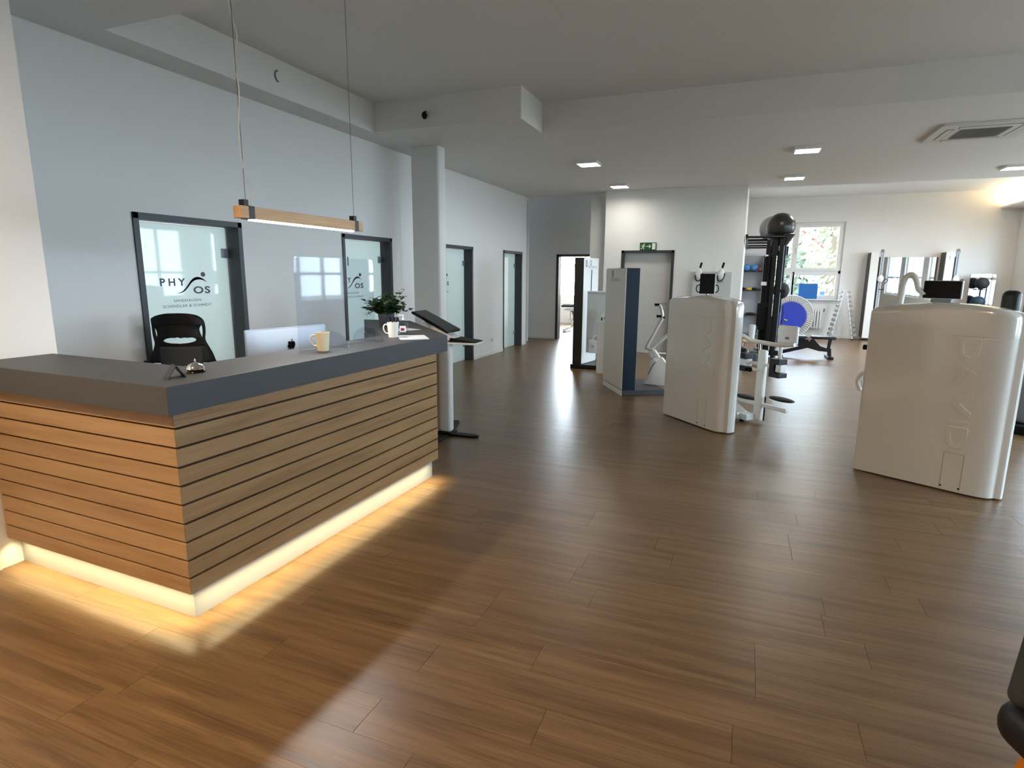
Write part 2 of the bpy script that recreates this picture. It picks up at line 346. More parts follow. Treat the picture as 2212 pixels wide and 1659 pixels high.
for i, (a, c) in enumerate(DOORS):
    zb = 0.0
    d = B(); fw = 0.052
    for (y0, y1, z0, z1) in ((a, a + fw, 0, DH), (c - fw, c, 0, DH), (a, c, DH - fw, DH)):
        d.box(LW, LW + 0.014, y0, y1, z0, z1, 0.003)                      # casing
    for (y0, y1, z0, z1) in ((a + 0.03, a + fw, 0, DH - 0.03), (c - fw, c - 0.03, 0, DH - 0.03), (a + 0.03, c - 0.03, DH - fw, DH - 0.03)):
        d.box(LW - T - 0.01, LW + 0.001, y0, y1, z0, z1)                  # lining
    fr = struct(d.build('door_%d' % (i + 1), M['frame']), ['glass door with dark frame behind the office chair, nearest of the four', 'dark framed glass door with room number 1 behind the plant', 'dark framed glass door just past the white column', 'farthest dark framed glass door, last before the corridor'][i], 'door')
    gx = LW - T + 0.004
    g = B().box(gx - 0.004, gx + 0.004, a + fw + 0.004, c - fw - 0.006, 0.008, DH - fw - 0.004).build('glass_pane', M['frost'], fr)
    for z in (1.80, 0.30):
        h = B().box(gx - 0.006, gx + 0.014, c - fw - 0.075, c - fw - 0.004, z - 0.045, z + 0.045, 0.004); h.tube([(gx + 0.004, c - fw, z - 0.05), (gx + 0.004, c - fw, z + 0.05)], 0.011, 10)
        h.build('hinge', M['alu'], fr, True)
    l0 = [3.70, 6.262, 8.76, 11.6][i]
    if i < 3: logo(fr, gx, l0 + (0.065 if i == 0 else 0.0), 0.96)
    if i == 1: text('number', str(i), 0.1, M['navyink'], basis((0, 1, 0), (0, 0, 1), (gx + 0.005, l0 + 0.21, 1.765)), fr, 0.0008, height=0.115, off=0.006)
# rooms behind the doors
b = B(); b.box(-7.9, LW - T, 2.0, 2.1, 0, 3.3); b.box(-7.95, -7.85, 2.0, 14.2, 0, 3.3); b.box(-7.9, LW - T, 13.3, 13.4, 0, 3.3); b.box(-7.9, LW - T, 2.0, 13.4, 3.3, 3.4)
for yy in (5.4, 8.1, 10.7): b.box(-7.9, LW - T, yy, yy + 0.1, 0, 3.3)
struct(b.build('wall_treatment_rooms', M['wall']), 'walls of the treatment rooms behind the frosted doors', 'wall')
for yy, pw in ((3.9, 62), (6.9, 50), (9.5, 40), (12.1, 40)):
    area('treatment_room_backlight', (-7.7, yy, 1.7), (0, R(-90), 0), 1.6, 1.6, pw * 1.7, (0.90, 0.95, 1.0))  # window-like area lamps added to backlight the frosted doors; no real openings here

# ---- pillar wall at the left edge
struct(B().box(-5.2, -3.70, -4.2, 2.15, 0, 3.65).build('wall_left_front', M['wall']), 'warm lit white wall end at the left edge beside the counter', 'wall')
struct(B().box(-3.70, -3.684, -4.2, 1.72, 0, 0.062, 0.004).build('baseboard_left_front', M['base']), 'white baseboard at the foot of the left wall end', 'baseboard')
# ---- column
col = B().box(-4.44, -4.005, 7.33, 7.54, 0, ZS + 0.02, 0.035, seg=3)
struct(col.build('wall_column', M['wall'], smooth=True), 'free-standing square white column with rounded corners', 'column')
# ---- corridor end wall (dark) with open doorway, strip wall, exit wall
Y1 = 14.14
b = B(); b.box(-8, -4.43, Y1, Y1 + 0.2, 0, 3.65); b.box(-4.43, -3.33, Y1, Y1 + 0.2, DH, 3.65); b.box(-3.33, -2.85, Y1, Y1 + 0.2, 0, 3.65); b.box(-8, LW - T, 12.7, 12.8, 0, 3.65)
struct(b.build('wall_corridor_end', M['wall']), 'shaded corridor end wall with open doorway to a bright room', 'wall')
b = B()
for (x0, x1, z0, z1) in ((-4.45, -4.39, 0, DH), (-3.37, -3.31, 0, DH), (-4.45, -3.31, DH - 0.055, DH)): b.box(x0, x1, Y1 - 0.012, Y1 + 0.215, z0, z1, 0.003)
struct(b.build('door_5', M['frame']), 'dark frame of the open doorway in the corridor end wall', 'door')
struct(B().box(-3.25, -2.80, 12.72, 13.3, 0, 3.32).build('wall_corridor_side', M['wall']), 'narrow pale wall strip between corridor and emergency door wall', 'wall')
Y2 = 12.37; EX0, EX1 = -2.85, -0.13
b = B(); b.box(EX0, -2.45, Y2, Y2 + 0.25, 0, 3.65); b.box(-2.45, -1.45, Y2, Y2 + 0.25, 2.085, 3.65); b.box(-1.45, EX1, Y2, Y2 + 0.25, 0, 3.65)
b.box(EX1 - 0.2, EX1, Y2 + 0.2, 17.8, 0, 3.65)
struct(b.build('wall_exit', M['wall']), 'white wall with the emergency exit door and sign', 'wall')
d = B()
for (x0, x1, z0, z1) in ((-2.485, -2.43, 0, 2.11), (-1.47, -1.415, 0, 2.11), (-2.485, -1.415, 2.06, 2.11)): d.box(x0, x1, Y2 - 0.013, Y2 + 0.14, z0, z1, 0.002)
dr = struct(d.build('door_6', M['frame']), 'emergency exit door with black frame and pale grey leaf', 'door')
B().box(-2.43, -1.47, Y2 + 0.11, Y2 + 0.155, 0.005, 2.06).build('door_leaf', M['leaf'], dr)
h = B(); h.tube([(-1.54, Y2 + 0.11, 1.05), (-1.54, Y2 + 0.06, 1.05), (-1.66, Y2 + 0.06, 1.05)], 0.010, 8); h.build('door_handle', M['alu'], dr, True)
# ---- gym: far wall with window
Y3 = 17.6; WX0, WX1, WZ0, WZ1 = 0.55, 2.235, 1.02, 3.00
b = B(); b.box(EX1 - 0.2, WX0, Y3, Y3 + 0.3, 0, 3.65); b.box(WX1, RW + 0.1, Y3, Y3 + 0.3, 0, 3.65); b.box(WX0, WX1, Y3, Y3 + 0.3, 0, WZ0); b.box(WX0, WX1, Y3, Y3 + 0.3, WZ1, 3.65)
struct(b.build('wall_far', M['wall']), 'far white gym wall with the double window', 'wall')
def frame_rect(b, x0, x1, z0, z1, y0, y1, w, bev=0.004):
    b.box(x0, x1, y0, y1, z0, z0 + w, bev); b.box(x0, x1, y0, y1, z1 - w, z1, bev); b.box(x0, x0 + w, y0, y1, z0 + w * 0.9, z1 - w * 0.9, bev); b.box(x1 - w, x1, y0, y1, z0 + w * 0.9, z1 - w * 0.9, bev)
b = B(); ya = Y3 + 0.05; mz = 1.72; mx = 1.385
frame_rect(b, WX0, WX1, WZ0, WZ1, ya, ya + 0.07, 0.06); b.box(WX0, WX1, ya, ya + 0.07, mz - 0.04, mz + 0.04, 0.004); b.box(mx - 0.29, mx - 0.24, ya, ya + 0.07, WZ0, mz)
win = struct(b.build('window_1', M['winw']), 'far wall window with two sashes above two fixed panes', 'window')
SP = 1.10
for x0, x1 in ((WX0 + 0.05, SP + 0.0), (SP, WX1 - 0.05)):
    s_ = B(); frame_rect(s_, x0, x1, mz + 0.035, WZ1 - 0.05, ya - 0.02, ya + 0.05, 0.075); o = s_.build('sash', M['winw'], win)
    B().box(x0 + 0.07, x1 - 0.07, ya + 0.01, ya + 0.018, mz + 0.1, WZ1 - 0.12).build('glass_pane', M['pane'], o)
    s_ = B(); frame_rect(s_, x0, x1, WZ0 + 0.05, mz - 0.035, ya, ya + 0.05, 0.05); o = s_.build('fixed_frame', M['winw'], win)
    B().box(x0 + 0.045, x1 - 0.045, ya + 0.01, ya + 0.018, WZ0 + 0.09, mz - 0.08).build('glass_pane', M['pane'], o)
for xx in (SP - 0.05, SP + 0.04): B().box(xx - 0.012, xx + 0.012, ya - 0.05, ya - 0.02, 2.22, 2.36, 0.004).build('window_handle', M['whitep'], win)
struct(B().box(WX0 - 0.03, WX1 + 0.03, Y3 - 0.12, Y3 + 0.06, WZ0 - 0.03, WZ0, 0.005).build('trim_1', M['winw']), 'grey-white window sill under the far window', 'sill')
struct(B().box(EX1, RW, Y3 - 0.016, Y3, 0, 0.07, 0.004).build('baseboard_far', M['base']), 'white baseboard along the far gym wall', 'baseboard')
# ---- right wall with window band
b = B(); y = -4.2
for a, c in WIN_R: b.box(RW, RW + 0.3, y, a, 0, 3.65); b.box(RW, RW + 0.3, a, c, 0, 0.85); b.box(RW, RW + 0.3, a, c, 2.85, 3.65); y = c
b.box(RW, RW + 0.3, y, 17.9, 0, 3.65)
struct(b.build('wall_right', M['wall']), 'right wall with the band of tall windows', 'wall')
for i, (a, c) in enumerate(WIN_R):
    b = B()
    b.box(RW + 0.08, RW + 0.15, a, c, 0.85, 0.92); b.box(RW + 0.08, RW + 0.15, a, c, 2.78, 2.85); b.box(RW + 0.08, RW + 0.15, a, c, 1.55, 1.62)
    for k in range(4):
        yy = a + (c - a - 0.07) * k / 3; b.box(RW + 0.08, RW + 0.15, yy, yy + 0.07, 0.85, 2.85)
    w = struct(b.build('window_%d' % (i + 3), M['winw']), ['narrow side window nearest the viewpoint', 'third tall window of the right wall', 'tall side window opposite the white column', 'tall side window beside the cable towers hall', 'tall side window next to the gym corner'][i], 'window')
    for k in range(3):
        y0 = a + (c - a - 0.07) * k / 3 + 0.07; y1 = a + (c - a - 0.07) * (k + 1) / 3
        for z0, z1 in ((0.92, 1.55), (1.62, 2.78)): B().box(RW + 0.11, RW + 0.116, y0, y1, z0, z1).build('glass_pane', M['pane'], w)
struct(B().box(-8, RW + 0.3, -4.4, -4.2, 0, 3.65).build('wall_behind', M['wall']), 'wall behind the viewpoint', 'wall')
# ---- ceiling: high slab, lowered soffits
struct(B().box(-8.2, RW + 0.3, -4.4, 20, ZH, ZH + 0.2).build('ceiling', M['ceil']), 'high white ceiling slab', 'ceiling')
struct(B().box(-5.0, RW, -4.2, 3.15, ZS, ZH).build('trim_2', M['ceil']), 'lowered ceiling section above the viewpoint', 'soffit')
struct(B().box(LW, -4.40, 3.15, 6.43, ZS, ZH).build('trim_3', M['ceil']), 'narrow lowered ceiling strip along the left wall', 'soffit')
poly = [(LW, 6.43), (-2.47, 6.43), (-2.47, 7.15), (RW, 7.15), (RW, 12.9), (EX1, 12.9), (EX1, Y2 + 0.1), (EX0, Y2 + 0.1), (EX0, 12.79), (LW, 12.79)]
struct(B().prism(poly, ZS, ZH).build('trim_4', M['ceil']), 'broad lowered ceiling with stepped corner and panel lights', 'soffit')
b = B(); b.box(5.43, RW, 12.9, Y3, 3.225, 3.265); b.box(5.63, RW, 12.9, Y3, 3.265, ZH)
cv = struct(b.build('trim_5', M['ceil']), 'light cove along the right wall of the gym', 'cove')
B().box(5.50, 5.52, 12.95, Y3 - 0.02, 3.266, 3.276).build('led_strip', M['ledc'], cv)
area('cove_glow', (5.51, 15.3, 3.285), (R(180), 0, 0), 0.04, 4.5, 45, (1.0, 0.80, 0.52))
for i, (y0, y1) in enumerate([(4.60, 6.15), (7.29, 8.82), (9.96, 11.40), (12.53, 12.80)]):
    struct(B().box(LW, LW + 0.014, y0, y1, 0, 0.062, 0.003).build('baseboard_left', M['base']), 'white baseboard on the left wall, ' + ['between the first two doors', 'behind the column', 'between the last two doors', 'short piece past the last door'][i], 'baseboard')
struct(B().box(-8, -4.46, Y1 - 0.014, Y1, 0, 0.062, 0.003).build('baseboard_corridor', M['base']), 'white baseboard under the corridor end wall', 'baseboard')
# ---- bright room through the doorway
b = B(); b.box(-6.6, -6.4, Y1 + 0.2, 19.2, 0, 3.3); b.box(-2.9, -2.7, Y1 + 0.2, 19.2, 0, 3.3); b.box(-6.5, -2.8, 19.0, 19.2, 0, 0.85); b.box(-6.5, -2.8, 19.0, 19.2, 2.75, 3.3); b.box(-6.5, -6.0, 19.0, 19.2, 0.85, 2.75); b.box(-3.1, -2.8, 19.0, 19.2, 0.85, 2.75)
struct(b.build('wall_bright_room', M['wall']), 'walls of the sunlit room behind the open doorway', 'wall')
b = B(); b.box(-6.0, -3.1, 19.05, 19.11, 0.85, 0.93); b.box(-6.0, -3.1, 19.05, 19.11, 2.67, 2.75); b.box(-6.0, -3.1, 19.05, 19.11, 1.85, 1.95)
for xx in (-6.0, -5.05, -4.1, -3.17): b.box(xx, xx + 0.07, 19.05, 19.11, 0.85, 2.75)
w = struct(b.build('window_8', M['winw']), 'overexposed window of the room behind the doorway', 'window')
for xx in (-5.93, -4.98, -4.03):
    for z0, z1 in ((0.93, 1.85), (1.95, 2.67)): B().box(xx, xx + 0.86, 19.08, 19.086, z0, z1).build('glass_pane', M['pane'], w)
area('window_portal', (-4.55, 19.02, 1.8), (R(-90), 0, 0), 2.9, 1.9, 1, (1, 1, 1), True)
area('bright_room_daylight', (-4.55, 18.9, 1.8), (R(-90), 0, 0), 2.8, 1.8, 150, (1.0, 0.97, 0.92))
# small hardware on ceiling faces
t = thing('spot_sensor', (-3.66, 6.43, 3.44), 0, 'small black round sensor on the ceiling step near the column', 'sensor')
B().sphere((0, -0.05, -0.008), 0.042, (0.72, 0.9, 1), 20, 12).build('sensor_head', M['black'], t, True); B().tube([(-0.01, -0.0, 0.05), (-0.01, -0.045, 0.03)], 0.007, 8).build('bracket', M['black'], t)
t = thing('ceiling_hook', (-4.40, 4.85, 3.49), 0, 'small pale crescent bracket on the recess side above the counter', 'bracket')
B().tube([(0.008, 0.045 * cos(a), 0.05 * sin(a)) for a in [R(100 + 16 * k) for k in range(11)]], 0.007, 8).build('bracket', M['grille'], t, True)

# ================================================================== LIGHTING FIXTURES
LAMPS = [(-2.41, 9.2, 'left front'), (-2.43, 11.65, 'left rear'), (0.61, 9.18, 'middle front'), (0.61, 11.63, 'middle rear'), (3.70, 11.65, 'right rear')]
DESC = ['square ceiling light nearest the white column', 'square ceiling light above the emergency exit door wall', 'square ceiling light in front of the air conditioner, over the middle of the gym', 'square ceiling light just behind the middle one, before the ceiling step', 'square ceiling light cut by the right edge of the frame']
for (x, y, q), dsc in zip(LAMPS, DESC):
    t = thing('ceiling_light', (x, y, ZS), 0, dsc, 'ceiling light', 'flat square ceiling lights')
    b = B(); frame_rect2 = [(-.165, .165, -.165, -.15), (-.165, .165, .15, .165), (-.165, -.15, -.15, .15), (.15, .165, -.15, .15)]
    for x0, x1, y0, y1 in frame_rect2: b.box(x0, x1, y0, y1, -0.04, 0)
    b.build('housing', M['whitem'], t); B().box(-.15, .15, -.15, .15, -.038, -.03).build('diffuser', M['panelled'], t)
    area('ceiling_light_glow', (x, y, ZS - 0.06), (0, 0, 0), 0.3, 0.3, 12, (1.0, 0.95, 0.84), spread=165)
for x, y in ((1.6, 14.4), (4.0, 14.4)): area('gym_fill_glow', (x, y, ZH - .05), (0, 0, 0), .4, .4, 45, (1.0, .90, .80), spread=175)  # added fill lamps without fixtures, to brighten and warm the far gym wall
# warm lamps over the entrance behind the viewpoint
for i, (x, y) in enumerate([(-2.3, -0.4), (1.2, -1.6)]):
    t = thing('ceiling_light', (x, y, ZS), 0, ['square ceiling light over the entrance, left', 'square ceiling light over the entrance, right'][i], 'ceiling light', 'flat square ceiling lights')
    b = B()
    for x0, x1, y0, y1 in frame_rect2: b.box(x0, x1, y0, y1, -0.04, 0)
    b.build('housing', M['whitem'], t); B().box(-.15, .15, -.15, .15, -.038, -.03).build('diffuser', M['panelled'], t)
area('ceiling_light_glow', (-2.3, -0.4, ZS - 0.06), (0, 0, 0), 0.3, 0.3, 125, (1.0, 0.74, 0.47), spread=170)
area('ceiling_light_glow', (1.2, -1.6, ZS - 0.06), (0, 0, 0), 0.3, 0.3, 12, (1.0, 0.86, 0.7), spread=170)

# pendant lamp over the counter
t = thing('pendant_lamp', (-2.70, 3.155, 1.953), 0, 'wooden beam pendant lamp glowing underneath, hung on thin wires over the counter', 'lamp')
B().box(-.032, .032, -.565, .565, -.034, .034, 0.003).build('beam', M['ash'], t)
B().box(-.02, .02, -.475, .475, -.043, -.034, 0.004).build('light_strip', M['lampled'], t)
for s in (-1, 1):
    b = B(); y0 = s * 0.49
    b.box(-.0345, .0345, y0 - .02, y0 + .02, -.0365, .0365); b.box(-.02, .02, y0 - .016 - 0.025 * (s < 0), y0 + .016 - 0.025 * (s < 0), .034, .07)
    b.build('clamp', M['blackm'], t)
    B().tube([(0, s * 0.50, .068), (0, s * 0.50, ZH - 1.953)], 0.0016, 6).build('suspension_wire', M['wire'], t)
pc = smoothpath([(0, -.465, .03), (0, -.455, .07), (.0, -.44, .13), (.0, -.46, .17), (0, -.50, .25), (0, -.51, .42), (.01, -.497, .66), (-.01, -.50, .80), (.012, -.485, .93), (-.01, -.505, 1.08), (0, -.49, 1.3), (0, -.50, ZH - 1.953)], 5)
lab(B().tube(pc, 0.0032, 6).build('power_cord', M['cable'], t, True), 'thin wavy white power cord')
area('pendant_glow', (-2.70, 3.155, 1.905), (0, 0, 0), 0.04, 0.95, 21, (1.0, 0.97, 0.92), spread=175)

# ================================================================== RECEPTION COUNTER
CN = thing('reception_counter', (-2.322, 1.790, 0), R(-1.62), 'angled oak-slatted reception counter with warm light under its edge', 'counter')
Xf, Yf = 0.07, -0.062
ZB = [0.163, 0.246, 0.332, 0.421, 0.509, 0.598, 0.686, 0.772, 0.861, 0.949, 1.03]
wing = math.atan2(1.04, -1.0); wd = Vector((cos(wing), sin(wing), 0)); wn = Vector((sin(wing), -cos(wing), 0))
E0 = Vector((Xf, 2.145, 0)); WLn = 1.36
for i in range(10):
    z0, z1 = ZB[i] + 0.0045, ZB[i + 1] - 0.0055
    lab(B().prism([(Xf, Yf), (Xf, 2.145), (Xf - 0.02, 2.14), (Xf - 0.02, Yf + 0.02)], z0, z1, bev=0.0015).build('slat', M['oak_y'], CN), 'oak slat of the long front')
    lab(B().prism([(Xf - 0.0005, Yf), (-1.372, Yf), (-1.372, Yf + 0.02), (Xf - 0.0205, Yf + 0.02)], z0, z1, bev=0.0015).build('slat', M['oak_x'], CN), 'oak slat of the short left side')
    a = E0 + wd * WLn; B().prism([(E0.x, E0.y + .002), (a.x, a.y), (a.x - wn.x * .02, a.y - wn.y * .02), (E0.x - wn.x * .02, E0.y - wn.y * .02)], z0, z1).build('slat', M['oak_y'], CN)
A = E0 + wd * WLn
b = B(); b.prism([(Xf - .018, Yf + .02), (Xf - .018, 2.14), (A.x - wn.x * .02, A.y - wn.y * .02), (A.x - wn.x * .05, A.y - wn.y * .05), (Xf - .06, 2.12), (Xf - .06, Yf + .06), (-1.37, Yf + .06), (-1.37, Yf + .02)], 0.163, 1.03)
b.build('backing_panel', M['groove'], CN)
b = B(); b.prism([(0, 0), (0, 2.165), (A.x - wn.x * .1, A.y - wn.y * .1), (A.x - wn.x * .12, A.y - wn.y * .12), (-.02, 2.15), (-.02, .02), (-1.375, .02), (-1.375, 0)], 0.0, 0.168); b.build('plinth', M['plinth'], CN)
b = B(); b.prism([(.05, -.035), (.05, 2.14), (.035, 2.14), (.035, -.02), (-1.36, -.02), (-1.36, -.035)], 0.157, 0.164); b.prism([(.036, 2.14), (.05, 2.14), (A.x - wn.x * .04, A.y - wn.y * .04), (A.x - wn.x * .055, A.y - wn.y * .055)], 0.157, 0.164)
lab(b.build('led_strip', M['led'], CN), 'warm light strip tucked under the slats')
for lx, ly, sx, sy, pw, rt in ((.063, 1.06, .010, 2.12, 5.5, (0, 0, 0)), (-.65, -.054, 1.38, .010, 3.6, (0, 0, 0))):
    l = area('led_strip_glow', (lx, ly, .155), rt, sx, sy, pw * 1.5, (1.0, .84, .46), spread=122); l.parent = CN
TP = [(0.135, -0.125), (0.135, 2.205), (-0.885, 3.255), (-1.39, 3.175), (-0.66, 2.37), (-0.30, 1.96), (-0.30, 0.29), (-1.372, 0.29), (-1.372, -0.125)]
lab(B().prism(TP, 1.026, 1.15, bev=0.002).build('countertop', M['top'], CN), 'thick anthracite countertop')
b = B(); b.prism([(-1.36, 3.13), (-1.34, 3.11), (-.66, 2.40), (-.32, 1.98), (-.30, 2.0), (-.64, 2.42)], 0.02, 1.026); b.box(-.30, -.28, .3, 1.96, 0.72, 1.026); b.box(-1.36, -.30, .27, .29, 0.72, 1.026)
b.build('inner_panel', M['topin'], CN)
b = B(); b.box(-.95, -.06, .25, 2.1, .70, .735, .002); b.box(-.93, -.90, .3, .34, 0, .70); b.box(-.93, -.90, 2.0, 2.04, 0, .70)
lab(b.build('desk_surface', M['top'], CN), 'lower desk surface behind the counter')
ZC = 1.15
# call bell
t = thing('desk_bell', (-2.405, 1.985, ZC), 0, 'chrome service bell with black base on the counter corner', 'bell')
B().lathe([(.041, 0), (.043, .004), (.040, .010), (.036, .012)], n=28).build('bell_base', M['blackg'], t, True)
B().lathe([(.039, .014), (.040, .016), (.037, .026), (.030, .036), (.018, .043), (.006, .046), (.001, .0465)], n=32).build('bell_dome', M['chrome'], t, True)
B().lathe([(.0035, .044), (.0035, .052), (.006, .054), (.0045, .060), (.001, .066)], n=12).build('bell_button', M['alu'], t, True)
# tent card
t = thing('tent_card', (-2.368, 1.845, ZC), R(66), 'small dark folded tent card with faint pale print, beside the bell', 'card')
a = 0.052; h = 0.058
for s in (-1, 1): B().prism([(0, h), (s * a * .72, 0), (s * (a * .72 - .0022), 0), (-s * .0008, h - .003)], -.036, .036, 'XZ').build('card_panel', M['blackm'], t)
nrm = Vector((h, 0, a * .72)).normalized()
text('print', 'PHY OS', 0.02, M['lightink'], basis((0, 1, 0), (-a * .72, 0, h), (a * .36 + nrm.x * .0012, 0, h / 2 + .003 + nrm.z * .0012)), t, 0.0003, width=0.042)
# mugs
def mug(loc, rz, m, label, pens=False):
    t = thing('mug', loc, rz, label, 'mug')
    B().lathe([(.030, 0), (.033, .003), (.036, .03), (.040, .075), (.0435, .112), (.0435, .114), (.040, .114), (.0385, .104), (.034, .012), (.001, .010)], n=32).build('mug_body', m, t, True)
    B().tube(smoothpath([(-.036, 0, .032), (-.052, 0, .034), (-.066, 0, .055), (-.068, 0, .078), (-.058, 0, .096), (-.039, 0, .094)], 5), .0055, 8).build('handle', m, t, True)
    return t
mug((-2.365, 2.845, ZC), R(40), M['mug'], 'ivory mug standing on the counter in front of the acrylic screen')
mug((-2.405, 3.672, ZC), R(33), M['mug2'], 'white mug holding a bunch of pens')
rp = random.Random(3)
for k in range(8):
    a = rp.uniform(0, 2 * pi); r0 = .018; x0, y0 = -2.405 + r0 * cos(a), 3.672 + r0 * sin(a); dx, dy = .022 * cos(a), .022 * sin(a); L_ = rp.uniform(.134, .152)
    p0, p1 = Vector((x0 * 1.0, y0, ZC + .013)), Vector((x0 + dx * .75, y0 + dy * .75, ZC + L_))
    t = tag(B().tube([p0, p0.lerp(p1, .72), p0.lerp(p1, .72), p1], [.004, .004, .0046, .004], 8).build('pen', M['navyink'], None, True), 'dark blue pen standing in the white mug', 'pen', 'dark pens in the white mug')
    B().tube([p0.lerp(p1, .66), p0.lerp(p1, .76)], .0050, 8).build('pen_ring', M['paper'], t)
# acrylic screen with feet
t = thing('acrylic_screen', (-2.45, 3.12, ZC), R(-1.6), 'clear acrylic protection screen standing on the counter', 'screen')
b = B(); rc = .03; pts = [(-.375, .0), (.375, .0)] + arc((.345, .53), rc, 0, pi / 2, 5, lambda a, b_: (a, b_)) + arc((-.345, .53), rc, pi / 2, pi, 5, lambda a, b_: (a, b_))
b.prism(pts, -.003, .003, 'YZ').build('panel', M['acryl'], t)
for yy in (-.08, .29):
    pts = [(.13, 0), (-.13, 0)] + arc((0, 0), .13, pi, 0, 16, lambda a, b_: (a, b_ * 0.75))[1:-1]
    B().prism(pts, yy - .003, yy + .003, 'XZ').build('foot', M['acryl'], t)
# potted plant
t = thing('potted_plant', (-3.02, 4.50, ZC), 0, 'leafy green plant in a grey pot on the far wing of the counter', 'plant')
B().lathe([(.052, 0), (.056, .004), (.070, .105), (.072, .11), (.066, .11), (.062, .095), (.001, .093)], n=28).build('pot', M['pot'], t, True)
B().lathe([(.061, .09), (.03, .099), (.001, .10)], n=20).build('soil', M['soil'], t)
def leaf(b, p, d, up, L_, w):
    d = d.normalized(); s = d.cross(up).normalized(); u = s.cross(d); pts = []
    for q, ww in ((0, .12), (.25, .8), (.55, 1.0), (.8, .6), (1, 0.05)):
        c = p + d * L_ * q + u * (L_ * .18 * sin(q * pi))
        pts += [c - s * w * ww, c + u * (-.1 * w), c + s * w * ww]
    b.add([tuple(x) for x in pts], [(3 * i + j, 3 * i + j + 1, 3 * i + j + 4, 3 * i + j + 3) for i in range(4) for j in range(2)])
fl = B(); st = B(); rp = random.Random(11)
for k in range(64):
    a = rp.uniform(0, 2 * pi); el = rp.uniform(.1, 1.25); ln = rp.uniform(.07, .19)
    d = Vector((cos(a) * cos(el), sin(a) * cos(el), sin(el)))
    p0 = Vector((cos(a) * .03, sin(a) * .03, .1)); p1 = p0 + d * ln + Vector((0, 0, .015))
    st.tube([p0, p0.lerp(p1, .5) + Vector((0, 0, .012)), p1], .0016, 5)
    for j in range(5):
        q = p0.lerp(p1, .4 + .15 * j); aa = rp.uniform(0, 2 * pi); dd = (d * .6 + Vector((cos(aa), sin(aa), rp.uniform(-.5, .4)))).normalized()
        leaf(fl, q, dd, Vector((0, 0, 1)), rp.uniform(.044, .058), rp.uniform(.024, .034))
fl.build('foliage', M['green'], t)
fo = B()
for pts, nl in (([(0.03, 0, .12), (.10, -.02, .21), (.16, -.03, .27), (.215, -.02, .325)], 7), ([(.03, .02, .12), (.10, .02, .17), (.17, .01, .19), (.20, .01, .195)], 5), ([(-.03, -.02, .12), (-.10, -.04, .15), (-.14, -.05, .11), (-.17, -.05, .09)], 6)):
    sp = smoothpath(pts, 5); st.tube(sp, .0014, 5)
    for j in range(nl):
        q = sp[len(sp) - 1 - j * (2 if nl > 5 else 1)]; aa = rp.uniform(0, 2 * pi)
        leaf(fo, q, Vector((cos(aa), sin(aa), rp.uniform(-.3, .5))), Vector((0, 0, 1)), .036, .017)
lab(fo.build('trailing_leaves', M['green2'], t), 'lighter leaves on long thin stems'); st.build('stems', M['stem'], t)
# card terminal
t = thing('card_terminal', (-2.915, 4.49, ZC), R(25), 'dark card payment terminal lying beside the plant pot', 'terminal')
B().prism([(-.09, 0), (.09, 0), (.09, .035), (-.02, .045), (-.06, .085), (-.09, .085)], -.04, .04, 'YZ', .004).build('terminal_body', M['black'], t)
B().box(-.03, .03, -.055, -.022, .066, .069, rot=Matrix.Rotation(R(-45), 3, 'X')).build('display', M['blackg'], t)
# sanitiser bottle
t = thing('pump_bottle', (-2.475, 3.925, ZC), R(20), 'clear pump bottle of hand sanitiser on the counter', 'bottle')
B().box(-.034, .034, -.024, .024, 0, .088, .012, seg=3).build('bottle_body', M['clear'], t, True)
B().lathe([(.024, .084), (.020, .097), (.011, .104), (.011, .112)], n=16).build('bottle_neck', M['clear'], t, True)
b = B(); b.lathe([(.012, .110), (.012, .122), (.005, .124), (.005, .142), (.010, .143), (.010, .150), (.004, .152)], n=14); b.tube([(0, 0, .147), (-.03, 0, .147), (-.036, 0, .140)], .004, 8); b.build('pump_head', M['whitep'], t, True)
B().box(-.024, .024, -.0255, -.0245, .018, .066).build('bottle_label', M['paper'], t)
B().box(-.016, .012, -.0262, -.0256, .028, .048).build('bottle_print', M['redb'], t)
# papers
t = tag(B().box(-.105, .105, -.148, .148, 0, .0006).build('paper_sheet', M['paper'], loc=(-2.28, 3.74, ZC + .0004)), 'white sheet of paper lying in front of the pump bottle', 'paper'); t.rotation_euler = (0, 0, R(38))
t = tag(B().box(-.105, .105, -.05, .148, 0, .0006).build('paper_sheet', M['paper'], loc=(-2.62, 4.22, ZC + .0004)), 'white sheet of paper lying between bottle and terminal', 'paper'); t.rotation_euler = (0, 0, R(70))
# computer on the desk
t = thing('desktop_computer', (-2.97, 3.215, .735), R(-12), 'silver all-in-one computer seen from behind, standing on the lower desk', 'computer')
pts = [(-.325, .0), (-.325, .0)]
b = B(); b.prism([(-.322, .02), (.322, .02)] + arc((.312, .495), .012, 0, pi / 2, 4, lambda a, b_: (a, b_)) + arc((-.312, .495), .012, pi / 2, pi, 4, lambda a, b_: (a, b_)), -.012, .0, 'YZ')
b.build('screen_shell', M['alu'], t)
b = B(); prof = [(.315, .025), (.315, .495)]
vs = []; NY, NZ = 14, 10
for i in range(NY + 1):
    for j in range(NZ + 1):
        y = -.318 + .636 * i / NY; z = .024 + .474 * j / NZ; u = 1 - abs(y / .318) ** 2.2; w = 1 - abs((z - .26) / .237) ** 2.2; vs.append((.002 + .028 * max(0, u) ** .6 * max(0, w) ** .6, y, z))
b.add(vs, [(i * (NZ + 1) + j, (i + 1) * (NZ + 1) + j, (i + 1) * (NZ + 1) + j + 1, i * (NZ + 1) + j + 1) for i in range(NY) for j in range(NZ)]); b.build('back_shell', M['alu'], t, True)
B().box(-.017, -.012, -.31, .31, .09, .50).build('display', M['blackg'], t)
